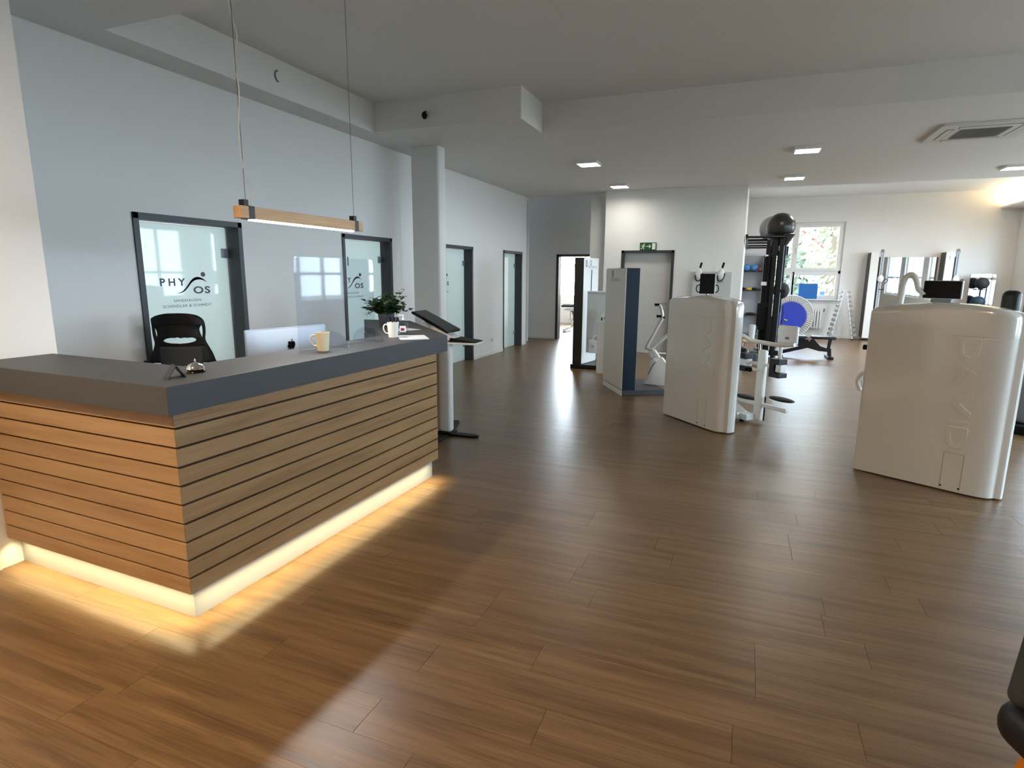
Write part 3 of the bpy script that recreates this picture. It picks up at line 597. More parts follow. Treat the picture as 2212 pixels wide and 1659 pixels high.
b = B(); b.prism([(-.01, .0), (.09, .0), (.09, .006), (.035, .012), (.028, .20), (.012, .20)], -.08, .08, 'XZ'); b.prism([(-.10, 0), (.09, 0), (.09, .006), (-.10, .006)], -.095, .095, 'XZ'); b.build('stand', M['alu'], t)
ap = [(0, -.018), (.008, -.023), (.017, -.021), (.024, -.012), (.027, -.004), (.021, .002), (.019, .010), (.022, .018), (.014, .023), (.006, .021), (0, .019), (-.008, .022), (-.017, .022), (-.025, .014), (-.027, .002), (-.024, -.010), (-.018, -.019), (-.010, -.023)]
ap = [(-a, c) for a, c in ap]
B().prism([(y * 1.15, .385 + z * 1.15) for y, z in ap], .028, .0315, 'YZ').build('emblem', M['blackg'], t)
B().prism([(.0, .385 + .025), (.004, .385 + .036), (.012, .385 + .042), (.011, .385 + .034), (.005, .385 + .027)], .028, .0315, 'YZ').build('emblem', M['blackg'], t)
# office chair (shell back with slots)
def chair_shell():
    k = .0047 / 8.295 * 1.0; cx, cz = 665, 1180
    def cv(px, py): return ((px - cx) * .000423, (1185 - py) * .000458)
    out = [(115, 1185), (140, 1060), (200, 930), (225, 820), (205, 740), (190, 640), (180, 500), (178, 400), (215, 365), (300, 330), (450, 303), (650, 296), (850, 300), (1000, 325), (1090, 370), (1140, 430), (1158, 520), (1160, 640), (1150, 760), (1200, 880), (1270, 1020), (1325, 1185)]
    holes = [[(370, 785), (430, 750), (560, 730), (700, 722), (930, 730), (1000, 765), (960, 800), (850, 825), (700, 840), (520, 830), (420, 812)],
             [(1100, 495), (1112, 560), (1112, 660), (1098, 730), (1080, 690), (1052, 600), (1065, 540)],
             [(212, 520), (240, 545), (275, 610), (285, 680), (270, 755), (240, 700), (222, 620)]]
    cu = bpy.data.curves.new('c', 'CURVE'); cu.dimensions = '2D'; cu.fill_mode = 'BOTH'; cu.extrude = 0
    for ring in [out] + holes:
        q = [Vector((*cv(*p), 0)) for p in ring]; q2 = smoothpath([*q, q[0]], 3)[:-1] if ring is not out else [*smoothpath(q, 3)]
        s = cu.splines.new('POLY'); s.points.add(len(q2) - 1); s.use_cyclic_u = True
        for i, p in enumerate(q2): s.points[i].co = (p.x, p.y, 0, 1)
    o = bpy.data.objects.new('c', cu); C.objects.link(o); me = bpy.data.meshes.new_from_object(o.evaluated_get(bpy.context.evaluated_depsgraph_get())); bpy.data.objects.remove(o)
    bm = bmesh.new(); bm.from_mesh(me); bpy.data.meshes.remove(me); bmesh.ops.remove_doubles(bm, verts=bm.verts, dist=.0005)
    for _ in range(2):
        long_ = [e for e in bm.edges if e.calc_length() > .03]; bmesh.ops.subdivide_edges(bm, edges=long_, cuts=1); bmesh.ops.triangulate(bm, faces=bm.faces)
    for v in bm.verts: x, z = v.co.x, v.co.y; v.co = (x, .55 * x * x - .10 * max(0, .3 - z), z)
    b = B(); b.bm.free(); b.bm = bm; return b
t = thing('office_chair', (-4.345, 3.452, 0), R(28), 'black shell office chair with slotted back and grey pad behind the counter', 'chair')
o = chair_shell().build('backrest', M['black'], t, True, loc=(0, 0, .872)); md = o.modifiers.new('s', 'SOLIDIFY'); md.thickness = .022; md.offset = 0
B().box(-.145, .185, .02, .06, .50, 1.008, .02, seg=3).build('back_pad', M['dkgrey'], t, True, loc=(0, -.06, 0))
B().box(-.25, .25, -.46, .02, .50, .58, .03, seg=3).build('seat', M['dkgrey'], t, True)
for s in (-1, 1): B().tube(smoothpath([(s * .27, .0, .88), (s * .30, -.16, .76), (s * .29, -.34, .70), (s * .27, -.38, .56)], 5), .018, 10).build('armrest', M['black'], t, True)
B().tube([(0, -.22, .12), (0, -.22, .50)], .028, 14).build('gas_column', M['black'], t, True)
for k in range(5):
    a = 2 * pi * k / 5 + .3; c = (.31 * cos(a), -.22 + .31 * sin(a))
    lg = B().tube([(0, -.22, .12), (c[0], c[1], .075)], [.028, .018], 10).build('leg', M['black'], t, True); B().lathe([(.027, -.02), (.027, .02)], (c[0], c[1], .028), 14, RX90).build('caster', M['rubber'], lg, True)

# ---- check-in stand beside the counter
t = thing('checkin_stand', (-2.75, 5.12, 0), R(4), 'white pedestal stand with tilted black tablet beside the counter', 'stand')
b = B().box(-.068, .068, -.05, .05, .035, 1.0, .03, seg=4); b.build('pedestal', M['whitem'], t, True)
B().box(-.098, -.070, -.03, .03, .035, .98, .004).build('cable_channel', M['cream'], t)
def bar(p, w, z, tip=True):
    d = Vector(p).normalized(); s = Vector((-d.y, d.x)); e = Vector(p)
    return [(-s * w)[:2], (e - d * .05 - s * w * .9)[:2], (e - s * w * .45)[:2], (e + s * w * .45)[:2], (e - d * .05 + s * w * .9)[:2], (s * w)[:2]]
for p in ((.35, -.01), (-.10, .50), (-.33, .02), (.02, -.33)):
    B().prism([tuple(x) for x in bar(p, .05, 0)], 0, .022, bev=.004).build('foot', M['black'], t)
B().box(-.09, .09, -.07, .07, .02, .036, .004).build('base_plate', M['black'], t)
ra = Matrix.Rotation(R(25.5), 3, 'Y')
B().box(-.215, .215, -.15, .15, -.011, .011, .004, rot=ra).build('tablet', M['blackg'], t, loc=(-.095, 0, 1.150))
B().box(-.205, .205, -.14, .14, -.002, .002, rot=ra).build('tablet_screen', mat('screen_dark', (20, 22, 26), .3), t, loc=(-.090, 0, 1.162))
B().prism([(-.19, 1.165), (.15, .990), (.10, .965), (-.02, .985), (-.17, 1.12)], -.085, .085, 'XZ', .006).build('tablet_mount', M['whitep'], t)
B().box(.065, .375, -.12, .12, .942, .962, .006).build('shelf', M['whitem'], t)
B().prism([(.08, .965), (.36, .965), (.34, .972), (.10, 1.003)], -.105, .105, 'XZ').build('card_reader', M['black'], t)

# ---- exit sign, socket
t = thing('exit_sign', (-1.945, Y2, 2.188), 0, 'green emergency exit sign with running figure and arrow above the door', 'sign')
B().box(-.165, .165, -.022, 0, -.077, .077, .003).build('sign_panel', M['sign'], t)
b = B(); f = -.0245
b.box(.082, .148, f, -.021, -.062, .062)
b.build('door_symbol', M['signw'], t)
b = B(); b.box(-.03, .035, f, -.021, -.008, .008); b.prism([(.015, .036), (.03, .036), (.062, 0), (.03, -.036), (.015, -.036), (.04, 0)], f, -.021, 'XZ'); b.build('arrow_symbol', M['signw'], t)
b = B(); b.prism([(x, z) for x, z in arc((-.078, .042), .013, 0, 2 * pi, 14, lambda a, c: (a, c))[:-1]], f, -.021, 'XZ')
def limb(a, c, w):
    a = Vector(a); c = Vector(c); d = (c - a).normalized(); n = Vector((-d.y, d.x)) * w; b.prism([tuple(a - n), tuple(c - n * .8), tuple(c + n * .8), tuple(a + n)], f, -.021, 'XZ')
for q in (((-.086, .03), (-.104, -.012), .011), ((-.086, .026), (-.118, .022), .006), ((-.118, .024), (-.134, .0), .006), ((-.09, .022), (-.066, .002), .006), ((-.066, .004), (-.050, -.004), .006), ((-.102, -.008), (-.122, -.042), .008), ((-.122, -.042), (-.150, -.042), .007), ((-.10, -.008), (-.082, -.03), .008), ((-.082, -.03), (-.086, -.062), .007)): limb(*q)
b.build('running_figure', M['signw'], t)
t = thing('wall_socket', (LW, 10.85, .30), 0, 'small white wall socket low between the last two glass doors', 'socket')
B().box(0, .010, -.04, .04, -.04, .04, .006).build('cover_plate', M['base'], t); B().lathe([(.021, 0), (.021, .004), (.018, .004), (.018, .001)], (.009, 0, 0), 20, RY90).build('socket_insert', M['whitep'], t)

# ---- ceiling cassette air conditioner
t = thing('air_conditioner', (2.38, 8.75, ZS), 0, 'square ceiling cassette air conditioner with grey grille', 'air conditioner')
q = arc((.44, .44), .04, 0, pi / 2, 4, lambda a, c: (a, c)) + arc((-.44, .44), .04, pi / 2, pi, 4, lambda a, c: (a, c)) + arc((-.44, -.44), .04, pi, 1.5 * pi, 4, lambda a, c: (a, c)) + arc((.44, -.44), .04, 1.5 * pi, 2 * pi, 4, lambda a, c: (a, c))
B().prism(q, -.03, 0, bev=.004).build('cover', M['acw'], t)
g = B(); g.box(-.24, .24, -.24, .24, -.036, -.028)
for k in range(23): x = -.23 + .02 * k; g.box(x, x + .006, -.235, .235, -.040, -.035)
g.build('intake_grille', M['grille'], t)
for k in range(4):
    rm = Matrix.Rotation(k * pi / 2, 3, 'Z'); sl = B(); s2 = B()
    def put(bb, x0, x1, y0, y1, z0, z1):
        c = rm @ Vector(((x0 + x1) / 2, (y0 + y1) / 2, 0)); w, h_ = (x1 - x0, y1 - y0) if k % 2 == 0 else (y1 - y0, x1 - x0)
        bb.box(c.x - w / 2, c.x + w / 2, c.y - h_ / 2, c.y + h_ / 2, z0, z1)
    put(sl, -.29, .29, .315, .385, -.0315, -.029); sl.build('air_slot', M['black'], t)
    put(s2, -.28, .28, .322, .378, -.034, -.031); s2.build('air_flap', M['acw'], t)

# ================================================================== WHITE TRAINING MACHINES (curved shells)
def shell(parent, Wd, H=1.37, seedlab=None):
    """front face along local x (0..Wd), depth to +y; gently crowned top, rounded ends"""
    prof = [(.015, 0), (.004, .003), (0, .010), (-.002, .016), (-.010, .020), (-.014, .03), (-.014, .15), (.0, .20), (.05, .245), (.3, .27), (Wd - .2, .27), (Wd - .03, .245), (Wd + .02, .20), (Wd + .044, .15), (Wd + .048, .11), (Wd + .040, .085), (Wd + .022, .074), (Wd + .006, .073), (Wd, .068), (Wd - .003, .058), (Wd - .016, .038), (Wd - .045, .018), (Wd - .085, .006), (Wd - .13, .001), (Wd - .17, .0), (Wd * .5, 0)]
    pp = [Vector((a, c, 0)) for a, c in prof]; n = len(pp)
    def top(x): u = min(max(x / Wd, 0), 1); return H + .055 * (1 - (2 * u - 1) ** 2) - .0
    zs = [0.012, 0.016, .3, .6, .9, 1.15, 1.18, 1.187]; b = B(); rings = []
    def ring(f, ins):
        c = Vector((Wd / 2, .13, 0)); out = []
        for p in pp:
            d = (p - c); q = p - d.normalized() * ins if d.length > ins else c
            out.append(b.bm.verts.new((q.x, q.y, f(q.x))))
        return out
    for z in zs: rings.append(ring(lambda x, z=z: z, 0))
    rings.append(ring(lambda x: 1.188, .0018)); rings.append(ring(lambda x: 1.190, .0018)); rings.append(ring(lambda x: 1.191, 0)); rings.append(ring(lambda x: 1.198, 0))
    rings.append(ring(lambda x: top(x) - .05, 0)); rings.append(ring(lambda x: top(x) - .025, .004)); rings.append(ring(lambda x: top(x) - .008, .014)); rings.append(ring(lambda x: top(x), .035)); rings.append(ring(lambda x: top(x) + .004, .10))
    for A_, D_ in zip(rings, rings[1:]):
        for i in range(n): b.bm.faces.new((A_[i], A_[(i + 1) % n], D_[(i + 1) % n], D_[i]))
    b.bm.faces.new(rings[0][::-1]); 
    cc = b.bm.verts.new((Wd / 2, .13, top(Wd / 2) + .004))
    for i in range(n): b.bm.faces.new((rings[-1][i], rings[-1][(i + 1) % n], cc))
    return b.build('shell', M['white'], parent, True)
def raised_letters(parent, Wd, s0, s1, slots, y=-.0008):
    for ch, z1, z0 in slots:
        hgt = s1 - s0
        # reads downwards: letter x = -Z, letter up = +X
        m = basis((0, 0, -1), (1, 0, 0), ((s0 + s1) / 2, y, (z0 + z1) / 2))
        o = text('raised_letter', ch, .2, M['white'], m, parent, .0012, .0016, 1.0, (z1 - z0), hgt, off=0.004)
def hatch(parent, Wd, s0, s1, z0, z1, y=-.0004):
    b = B()
    for (x0, x1, a, c) in ((s0, s1, z1 - .003, z1), (s0, s0 + .003, z0, z1), (s1 - .003, s1, z0, z1)): b.box(x0, x1, y - .0005, y + .004, a, c)
    h = b.build('hatch_outline', M['seam'], parent)
    for x in (s0 + .008, s1 - .008): B().lathe([(.007, -.001), (.007, .002)], (x, y - .0005, z0 + .022), 12, RX90).build('screw', M['black'], parent)
    return h
# ---- machine A (right)
ra_ = math.radians(-28.38)
MA = thing('training_machine', (.9515, 5.50, 0), ra_, 'large glossy white training machine shell with raised lettering, right foreground', 'training machine', 'white shell training machines')
shell(MA, .93); raised_letters(MA, .93, .612, .738, [('D', 1.175, 1.01), ('A', .995, .83), ('V', .80, .58), ('I', .56, .535), ('D', .515, .345)]); hatch(MA, .93, .612, .742, .02, .31)
lab(B().tube(smoothpath([(.07, .38, .5), (.072, .39, 1.2), (.078, .40, 1.50), (.085, .40, 1.60), (.115, .40, 1.635), (.150, .40, 1.625), (.172, .40, 1.58), (.19, .41, 1.52), (.235, .42, 1.485), (.30, .43, 1.49)], 6), .022, 14).build('screen_arm', M['white'], MA, True), 'curved white tube holding the screen')
B().box(.225, .480, .40, .43, 1.450, 1.588, .006).build('screen', M['black'], MA, True); B().box(.22, .485, .415, .44, 1.446, 1.592, .006).build('screen_housing', M['whitep'], MA, True)
B().box(.29, .42, .42, .47, 1.36, 1.45, .01).build('screen_bracket', M['grille'], MA)
b = B(); b.tube([(-.07, .12, 1.035), (-.03, .12, 1.035)], [.022, .02], 12); b.tube([(-.035, .12, 1.035), (.01, .12, 1.035)], .009, 8); b.build('adjust_knob', M['black'], MA, True)
b = B(); b.tube(smoothpath([(-.10, .25, .64), (-.13, .25, .72), (-.10, .25, .79), (-.05, .25, .80), (0, .25, .76)], 5), .018, 10); b.tube(smoothpath([(-.10, .26, .74), (-.085, .26, .60), (-.08, .26, .45), (-.03, .26, .38)], 5), .008, 8); b.build('handle', M['whitem'], MA, True)
bp = B(); bp.box(-.062, .062, -.05, .05, -.25, .12, .045, seg=4); lab(bp.build('head_pad', M['vinyl'], MA, True, loc=(.735, .75, 1.40)), 'black padded head roll'); B().tube([(.735, .75, .1), (.735, .75, 1.15)], .025, 10).build('pad_post', M['whitem'], MA, True)
b = B(); b.box(.15, .65, .45, .85, .42, .52, .03, seg=3); b.build('seat', M['vinyl'], MA, True); B().box(.3, .5, .2, .9, 0, .42, .02).build('machine_base', M['whitem'], MA, True)
# ---- machine B (middle)
rb_ = math.radians(-46.52)
MB_ = thing('training_machine', (-.824, 6.918, 0), rb_, 'glossy white training machine shell with seat and leg pads, centre of the hall', 'training machine', 'white shell training machines')
shell(MB_, .945, 1.352); raised_letters(MB_, .945, .62, .74, [('D', 1.185, 1.015), ('A', .995, .83), ('V', .815, .60), ('I', .575, .54), ('D', .515, .345)]); hatch(MB_, .945, .61, .745, .02, .31)
B().tube(smoothpath([(.80, .16, 1.0), (.90, .26, 1.01), (.93, .35, .965), (1.0, .5, .935), (1.06, .56, .925), (1.15, .60, .93), (1.245, .62, .94)], 6), .0225, 12).build('lever_arm', M['cream'], MB_, True)
b = B(); b.tube([(.475, .8, .88), (.48, .8, 1.075)], .032, 14); b.build('upright_tube', M['whitem'], MB_, True)
t2 = B().box(-.125, .125, -.02, .02, -.095, .095, .018, seg=3); lab(t2.build('screen', M['whitep'], MB_, True, loc=(1.06, .72, 1.02)), 'white back of the machine screen')
B().box(-.02, .02, -.005, .012, -.014, .010).build('emblem', M['grille'], MB_, loc=(1.07, .695, .99)); B().tube([(.97, .73, .6), (.97, .73, .98)], .02, 10).build('screen_post', M['cream'], MB_, True)
B().box(.655, .765, .73, .79, .025, .82, .02, seg=3).build('post', M['whitem'], MB_, True); B().box(.655, .765, .792, .802, .03, .30).build('post_strip', M['black'], MB_)
for s0, s1 in ((.36, .56), (.90, 1.04)):
    B().prism([(s0, .56), (s1, .56), (s1, .61), (s0 + .06, .61), (s0 + .06, .70), (s1 - .01, .70), (s1 - .01, .76), (s0, .76)], .66, .78, 'XZ', .006).build('knee_pad', M['vinyl'], MB_); B().box(s0 + .07, s1 - .0, .68, .76, .62, .70, .006).build('pad_bracket', M['whitep'], MB_)
B().tube([(.52, .75, .66), (.95, .75, .66)], .018, 10).build('crossbar', M['whitem'], MB_, True); B().tube([(.56, .74, .59), (.70, .74, .59)], .018, 10).build('crossbar', M['whitem'], MB_, True)
B().sphere((.575, .72, .585), .03).build('adjust_knob', M['black'], MB_, True)
for x, z in ((.47, .245), (.98, .315)): B().sphere((0, 0, 0), .13, (1.25, .6, .17), 20, 10).build('foot_plate', M['rubber'], MB_, True, loc=(x, .80, z))
B().box(.38, 1.1, .74, .79, .19, .235, .01).build('foot_bar', M['whitem'], MB_)
b = B(); b.prism([(.10, .0), (.58, .03), (.62, .03), (.60, .12), (.46, .18), (.28, .42), (.12, .46)], .56, .70, 'XZ', .015); b.build('base_cover', M['white'], MB_, True)
B().box(.55, .70, .60, .74, .03, .10, .008).build('base_beam', M['whitem'], MB_); B().tube([(.60, .64, .0), (.60, .64, .035)], .025, 10).build('foot', M['rubber'], MB_, True)
b = B(); b.sphere((.32, .78, .75), .10, (1.3, .9, .75)); b.sphere((.28, .70, .60), .08, (1.1, 1, .6)); b.build('seat', M['vinyl'], MB_, True)
B().tube(smoothpath([(.28, .72, .58), (.27, .72, .42), (.33, .72, .34), (.36, .72, .25), (.34, .72, .20)], 5), .014, 8).build('strap', M['black'], MB_, True)
# ---- wall board with pulleys
t = thing('pulley_board', (-.66, Y2 - .006, 0), 0, 'pale grey wall board with two white pulleys and black grips', 'training machine')
B().box(-.37, .365, -.10, 0, .06, 1.69, .008).build('board', M['boardg'], t)
text('print', 'CA', .08, M['fadeink'], basis((1, 0, 0), (0, 0, 1), (.155, -.1015, 1.50)), t, .0005, height=.07, space=1.3)
for x in (-.25, .16):
    B().sphere((0, 0, 0), .085, (.75, .3, 1.35), 20, 12).build('pulley', M['whitep'], t, True, loc=(x, -.15, 1.64))
    B().tube(smoothpath([(x - .065, -.16, 1.62), (x - .05, -.16, 1.53), (x, -.16, 1.505), (x + .05, -.16, 1.56), (x + .075, -.16, 1.66)], 4), .010, 8).build('pulley_guard', M['black'], t, True)
    B().tube([(x + .02, -.18, 1.76), (x + .045, -.20, 1.86)], .020, 10).build('grip', M['black'], t, True)
# ---- tablet on post behind machine B
t = thing('tablet_stand', (-.50, 8.35, 0), 0, 'black tablet with side handles standing up behind the central machine', 'screen')
B().box(-.10, .088, -.012, .012, 1.375, 1.64, .004).build('tablet', M['black'], t); B().box(.088, .102, -.010, .014, 1.375, 1.64, .003).build('tablet_edge', M['whitep'], t)
for s in (-1, 1): B().tube(smoothpath([(s * .095, .0, 1.49), (s * .128, 0, 1.485), (s * .142, 0, 1.44), (s * .128, 0, 1.40), (s * .09, 0, 1.392)], 4), .007, 8).build('handle', M['black'], t, True)
B().tube([(0, .03, .02), (0, .03, 1.45)], .02, 10).build('post', M['whitem'], t, True); B().lathe([(.16, 0), (.16, .02), (.02, .03)], n=24).build('base', M['whitem'], t, True)

# ---- navy column trainer C1
t = thing('cable_column', (-1.478, 7.768, 0), R(30), 'tall cream column trainer with dark navy side and grey base', 'training machine')
# local x = along navy face, local y = depth along white face
DC = .86
cr = B().box(.0, .182, .0, DC, .075, 1.705, .006); o = cr.build('column', M['navy'], t)
B().box(-.012, .002, .004, DC - .004, .082, 1.70, .003).build('side_panel', M['cream'], t)
B().box(-.012, .002, .004, DC - .02, .0, .072).build('base_panel', M['whitem'], t)
B().box(.0, .62, .0, DC, .0, .072, .006).build('base_plate', M['pot'], t)
B().box(.18, .20, .10, .20, 1.37, 1.50, .004, rot=Matrix.Rotation(R(8), 3, 'Y')).build('card_slot', M['black'], t)
text('print', 'TECNICA', .06, M['fadeink'], basis((0, -1, 0), (0, 0, 1), (-.0135, .43, 1.55)), t, .0005, width=.42, height=.045)
b = B(); b.tube([(-.0135, .55 + .035 * cos(a), 1.635 + .045 * sin(a)) for a in [2 * pi * k / 20 for k in range(20)]], .004, 6, closed=True); b.box(-.014, -.0125, .547, .553, 1.58, 1.69); b.build('emblem', M['fadeink'], t)
# its exercise arm (white bike-like frame) standing on the base plate
t = thing('arm_trainer', (-1.15, 8.42, .072), 0, 'white angled trainer frame with black grips standing on the navy column base', 'training machine')
def W3(x, z): return (x + 1.15, -.03, z - .072)
b = B(); b.prism([(-.15, .0), (.17, .0), (.17, .32), (.10, .40), (-.02, .40), (-.06, .34), (-.085, .18), (-.10, .07)], -.06, .06, 'XZ', .01); b.build('housing', M['white'], t, True)
B().tube([W3(-1.28, .60), W3(-1.07, 1.03)], .024, 10).build('arm', M['white'], t, True)
B().tube(smoothpath([W3(-1.07, 1.03), W3(-1.08, 1.10), W3(-1.10, 1.17), W3(-1.125, 1.205)], 4), .020, 10).build('handlebar', M['white'], t, True)
for x, z in ((-1.155, 1.21), (-1.12, 1.05)): B().tube([W3(x - .035, z), W3(x + .03, z)], .018, 10).build('grip', M['black'], t, True)
B().sphere(W3(-1.055, 1.035), .02).build('pivot', M['black'], t, True)
B().tube([W3(-1.22, .58), W3(-.93, .84)], .024, 10).build('arm', M['white'], t, True); B().tube([W3(-1.29, .605), W3(-1.18, .575)], .026, 10).build('joint', M['white'], t, True)
B().prism([(-.08, .515), (.0, .50), (.17, .26), (.17, .18), (.10, .25)], -.05, .05, 'XZ', .008).build('strut', M['white'], t, True)
B().prism([(-.10, .49), (-.05, .50), (.02, .33), (-.03, .31)], -.045, .045, 'XZ', .008).build('cover', M['white'], t, True)
b = B(); b.tube(smoothpath([(.02, -.065, .33), (-.02, -.065, .27), (-.05, -.065, .20), (-.075, -.065, .15)], 4), .007, 6); b.build('seam', M['grille'], t, True)
# ---- black column C2
t = thing('cable_column', (-2.785, 9.785, 0), 0, 'tall black-sided column trainer with white slotted front near the corridor', 'training machine')
B().box(.03, .19, .0, .72, .075, 1.90, .005).build('column', M['browndark'], t)
B().prism([(.19, .0), (.19, .72), (.23, .72), (.40, .70), (.40, .68)][:0] or [(.188, .0), (.30, .55), (.28, .70), (.188, .70)], .08, 1.895, bev=.004).build('front_panel', M['whitem'], t)
d = Vector((.112, .55, 0)).normalized(); n_ = Vector((d.y, -d.x, 0))
def FP(s, z, off=.0015): p = Vector((.188, 0, 0)) + d * s + n_ * off; return (p.x, p.y, z)
b = B(); p0, p1 = FP(.30, 0), FP(.325, 0); b.add([(p0[0], p0[1], 1.70), (p1[0], p1[1], 1.70), (p1[0], p1[1], .42), (p0[0], p0[1], .42)], [(0, 1, 2, 3)]); q0, q1 = FP(.30, 0, .004), FP(.325, 0, .004); b.add([(q0[0], q0[1], 1.70), (q1[0], q1[1], 1.70), (q1[0], q1[1], .42), (q0[0], q0[1], .42)], [(0, 1, 2, 3)]); b.build('cable_slot', M['black'], t)
text('print', 'TECNICA', .05, M['fadeink'], basis(tuple(d), (0, 0, 1), FP(.34, 1.745)), t, .0005, width=.36, height=.04)
b = B(); b.tube([FP(.27 + .03 * cos(a), 1.815 + .045 * sin(a), .002) for a in [2 * pi * k / 20 for k in range(20)]], .004, 6, closed=True); b.build('emblem', M['fadeink'], t)
b = B(); b.tube([FP(.10 + .022 * cos(a), 1.80 + .055 * sin(a), .002) for a in [2 * pi * k / 20 for k in range(20)]], .006, 6, closed=True); b.build('number_badge', M['grille'], t)
B().box(.0, .66, -.02, .78, 0, .075, .006).build('base_plate', M['blackm'], t)
# ---- white screen machine between the columns
t = thing('screen_trainer', (-2.14, 9.42, 0), 0, 'low pale trainer with grey screen panel between the two tall columns', 'training machine')
B().box(-.10, .105, -.0, .06, 0.0, .86, .006).build('post', M['cream'], t); B().box(.045, .075, -.012, .0, .03, .86).build('post_edge', M['whitep'], t)
B().box(-.36, .10, .30, .33, .30, 1.34, .004).build('screen_panel', M['boardg'], t); B().box(-.36, .10, .29, .34, 1.325, 1.345, .003).build('panel_edge', M['whitep'], t)
B().box(-.05, .02, .05, .31, .50, .58).build('panel_arm', M['whitem'], t)
b = B(); b.prism([(-.14, .855), (.10, .855), (.10, 1.06), (.04, 1.05), (-.04, .98), (-.08, .90)], .0, .10, 'XZ', .008); b.build('hand_rest', M['whitep'], t, True)
B().sphere((.03, -.005, .92), .022, (1, .4, 1)).build('knob', M['black'], t, True); B().sphere((-.03, -.005, .905), .018, (.6, .4, 1.6)).build('knob', M['black'], t, True)
b = B(); b.tube(smoothpath([(-.10, .02, .62), (-.155, .02, .60), (-.165, .02, .55), (-.14, .02, .52)], 4), .012, 8); b.build('hook', M['whitep'], t, True)
B().box(-.235, -.10, -.005, .02, .335, .555, .004).build('notice_plate', M['whitep'], t)
b = B(); b.tube([(-.17 + .022 * cos(a), -.0065, .45 + .022 * sin(a)) for a in [2 * pi * k / 14 for k in range(14)]], .003, 5, closed=True); b.box(-.196, -.144, -.0075, -.005, .447, .453); b.build('notice_print', M['fadeink'], t)
# ---- column "3" at the right edge
t = thing('cable_column', (2.70, 7.66, 0), R(-28), 'grey column trainer marked 3 on a black base at the right edge', 'training machine')
B().box(-.02, .20, .0, .70, .095, 1.62, .03, seg=3).build('column', M['colgrey'], t, True); B().box(-.06, .45, -.15, .75, 0, .09, .006).build('base_plate', M['black'], t)
text('number', '3', .1, M['grille'], basis((1, 0, 0), (0, 0, 1), (.035, -.0015, 1.53)), t, .0005, height=.085)
B().box(-.026, -.019, .05, .08, .30, .95).build('cable_slot', M['black'], t)

# ================================================================== GYM, FAR PART
# ---- training rig with ladder bars
t = thing('training_rig', (.0, 0, 0), 0, 'black cable station with weight stack and posts before the window', 'training machine')
LD = thing('overhead_ladder', (0, 0, 0), 0, 'black overhead ladder of five bars running to the far gym wall', 'training frame')
for x, y in ((.55, 12.55), (.33, 12.95), (.62, 13.35), (.46, 13.1), (.44, 12.58)):
    B().box(x - .035, x + .035, y - .035, y + .035, 0, 2.32, .004).build('post', M['blackm'], t)
for y in (12.5, 13.6, 14.8, 16.1, 17.25): B().tube([(-.10, y, 2.35), (.62, y, 2.35)], .026 if y == 13.6 else .021, 10).build('bar', M['blackm'], LD, True)
for x in (-.085, .60): B().box(x - .022, x + .022, 12.45, Y3, 2.33, 2.40).build('rail', M['blackm'], LD)
B().box(-.08, .60, 14.25, 14.65, 2.34, 2.352).build('shelf_plate', M['blackm'], LD)
b = B()
for k in range(13): b.box(.30, .50, 12.72, 12.90, .24 + k * .045, .28 + k * .045, .004)
b.build('weight_stack', M['black'], t)
B().box(.26, .30, 12.70, 12.92, .2, 1.98, .004).build('stack_cover', M['blackm'], t); B().box(.33, .47, 12.93, 12.96, .95, 2.05, .004).build('stack_cover', M['blackm'], t)
B().box(.37, .43, 12.78, 12.80, .1, 2.0, .004).build('stack_cover', M['black'], t); B().box(.50, .57, 12.80, 12.82, .1, 2.1, .004).build('stack_cover', M['black'], t); B().box(.60, .65, 12.98, 13.02, .9, 2.1, .004).build('stack_cover', M['black'], t)
B().box(.24, .45, 12.62, 12.66, .56, 1.02, .006).build('stack_cover', M['black'], t); B().box(.21, .40, 12.70, 12.74, .62, 1.08, .006).build('stack_cover', M['blackm'], t)
for x, y in ((.42, 12.66), (.47, 12.72), (.52, 12.9), (.60, 12.62), (.66, 13.0)): B().tube([(x, y, .1), (x, y, 2.2)], .006, 8).build('guide_rod', M['alu'], t, True)
B().box(.40, .68, 12.55, 12.60, 1.30, 1.36).build('cross_beam', M['blackm'], t); B().box(.20, .66, 12.6, 13.0, .06, .16, .01).build('foot_beam', M['blackm'], t); B().box(.30, .7, 13.0, 13.4, 2.02, 2.20, .02).build('pulley_block', M['black'], t)
B().box(.24, .34, 12.58, 12.62, 1.43, 1.50, .004).build('cover_plate', M['whitep'], t); B().box(.27, .33, 12.58, 12.62, 1.99, 2.02, .004).build('cover_plate', M['whitep'], t)
b = B(); b.tube(smoothpath([(.66, 12.55, 1.05), (.68, 12.55, .9), (.66, 12.55, .7), (.62, 12.55, .62)], 4), .010, 8); b.build('cable', M['rubber'], t, True)
b = B(); b.tube([(.70, 12.5, .78), (.76, 12.5, .76)], .018, 10); b.tube([(.66, 12.5, .80), (.72, 12.5, .86)], .006, 8); b.build('cable_grip', M['chrome'], t, True)
b = B(); b.lathe([(.10, 2.18), (.16, 2.24), (.23, 2.36), (.28, 2.44), (.27, 2.45), (.20, 2.35), (.05, 2.26)], (.535, 13.3, 0), 28); b.build('ball_holder', M['blackm'], t, True)
tag(B().sphere((.535, 13.3, 2.592), .272, u=40, v=24).build('gym_ball', M['bigball'], None, True), 'large dark gym ball on top of the black rig', 'ball')
tag(B().sphere((.42, 14.45, 2.63), .275, u=36, v=20).build('gym_ball', M['greyball'], None, True), 'large grey gym ball half hidden behind the dark one', 'ball')
tag(B().sphere((.63, 12.95, 1.33), .15, (1, 1, 1.1)).build('medicine_ball', M['rubber'], None, True), 'black ball held in the rig at half height', 'ball')
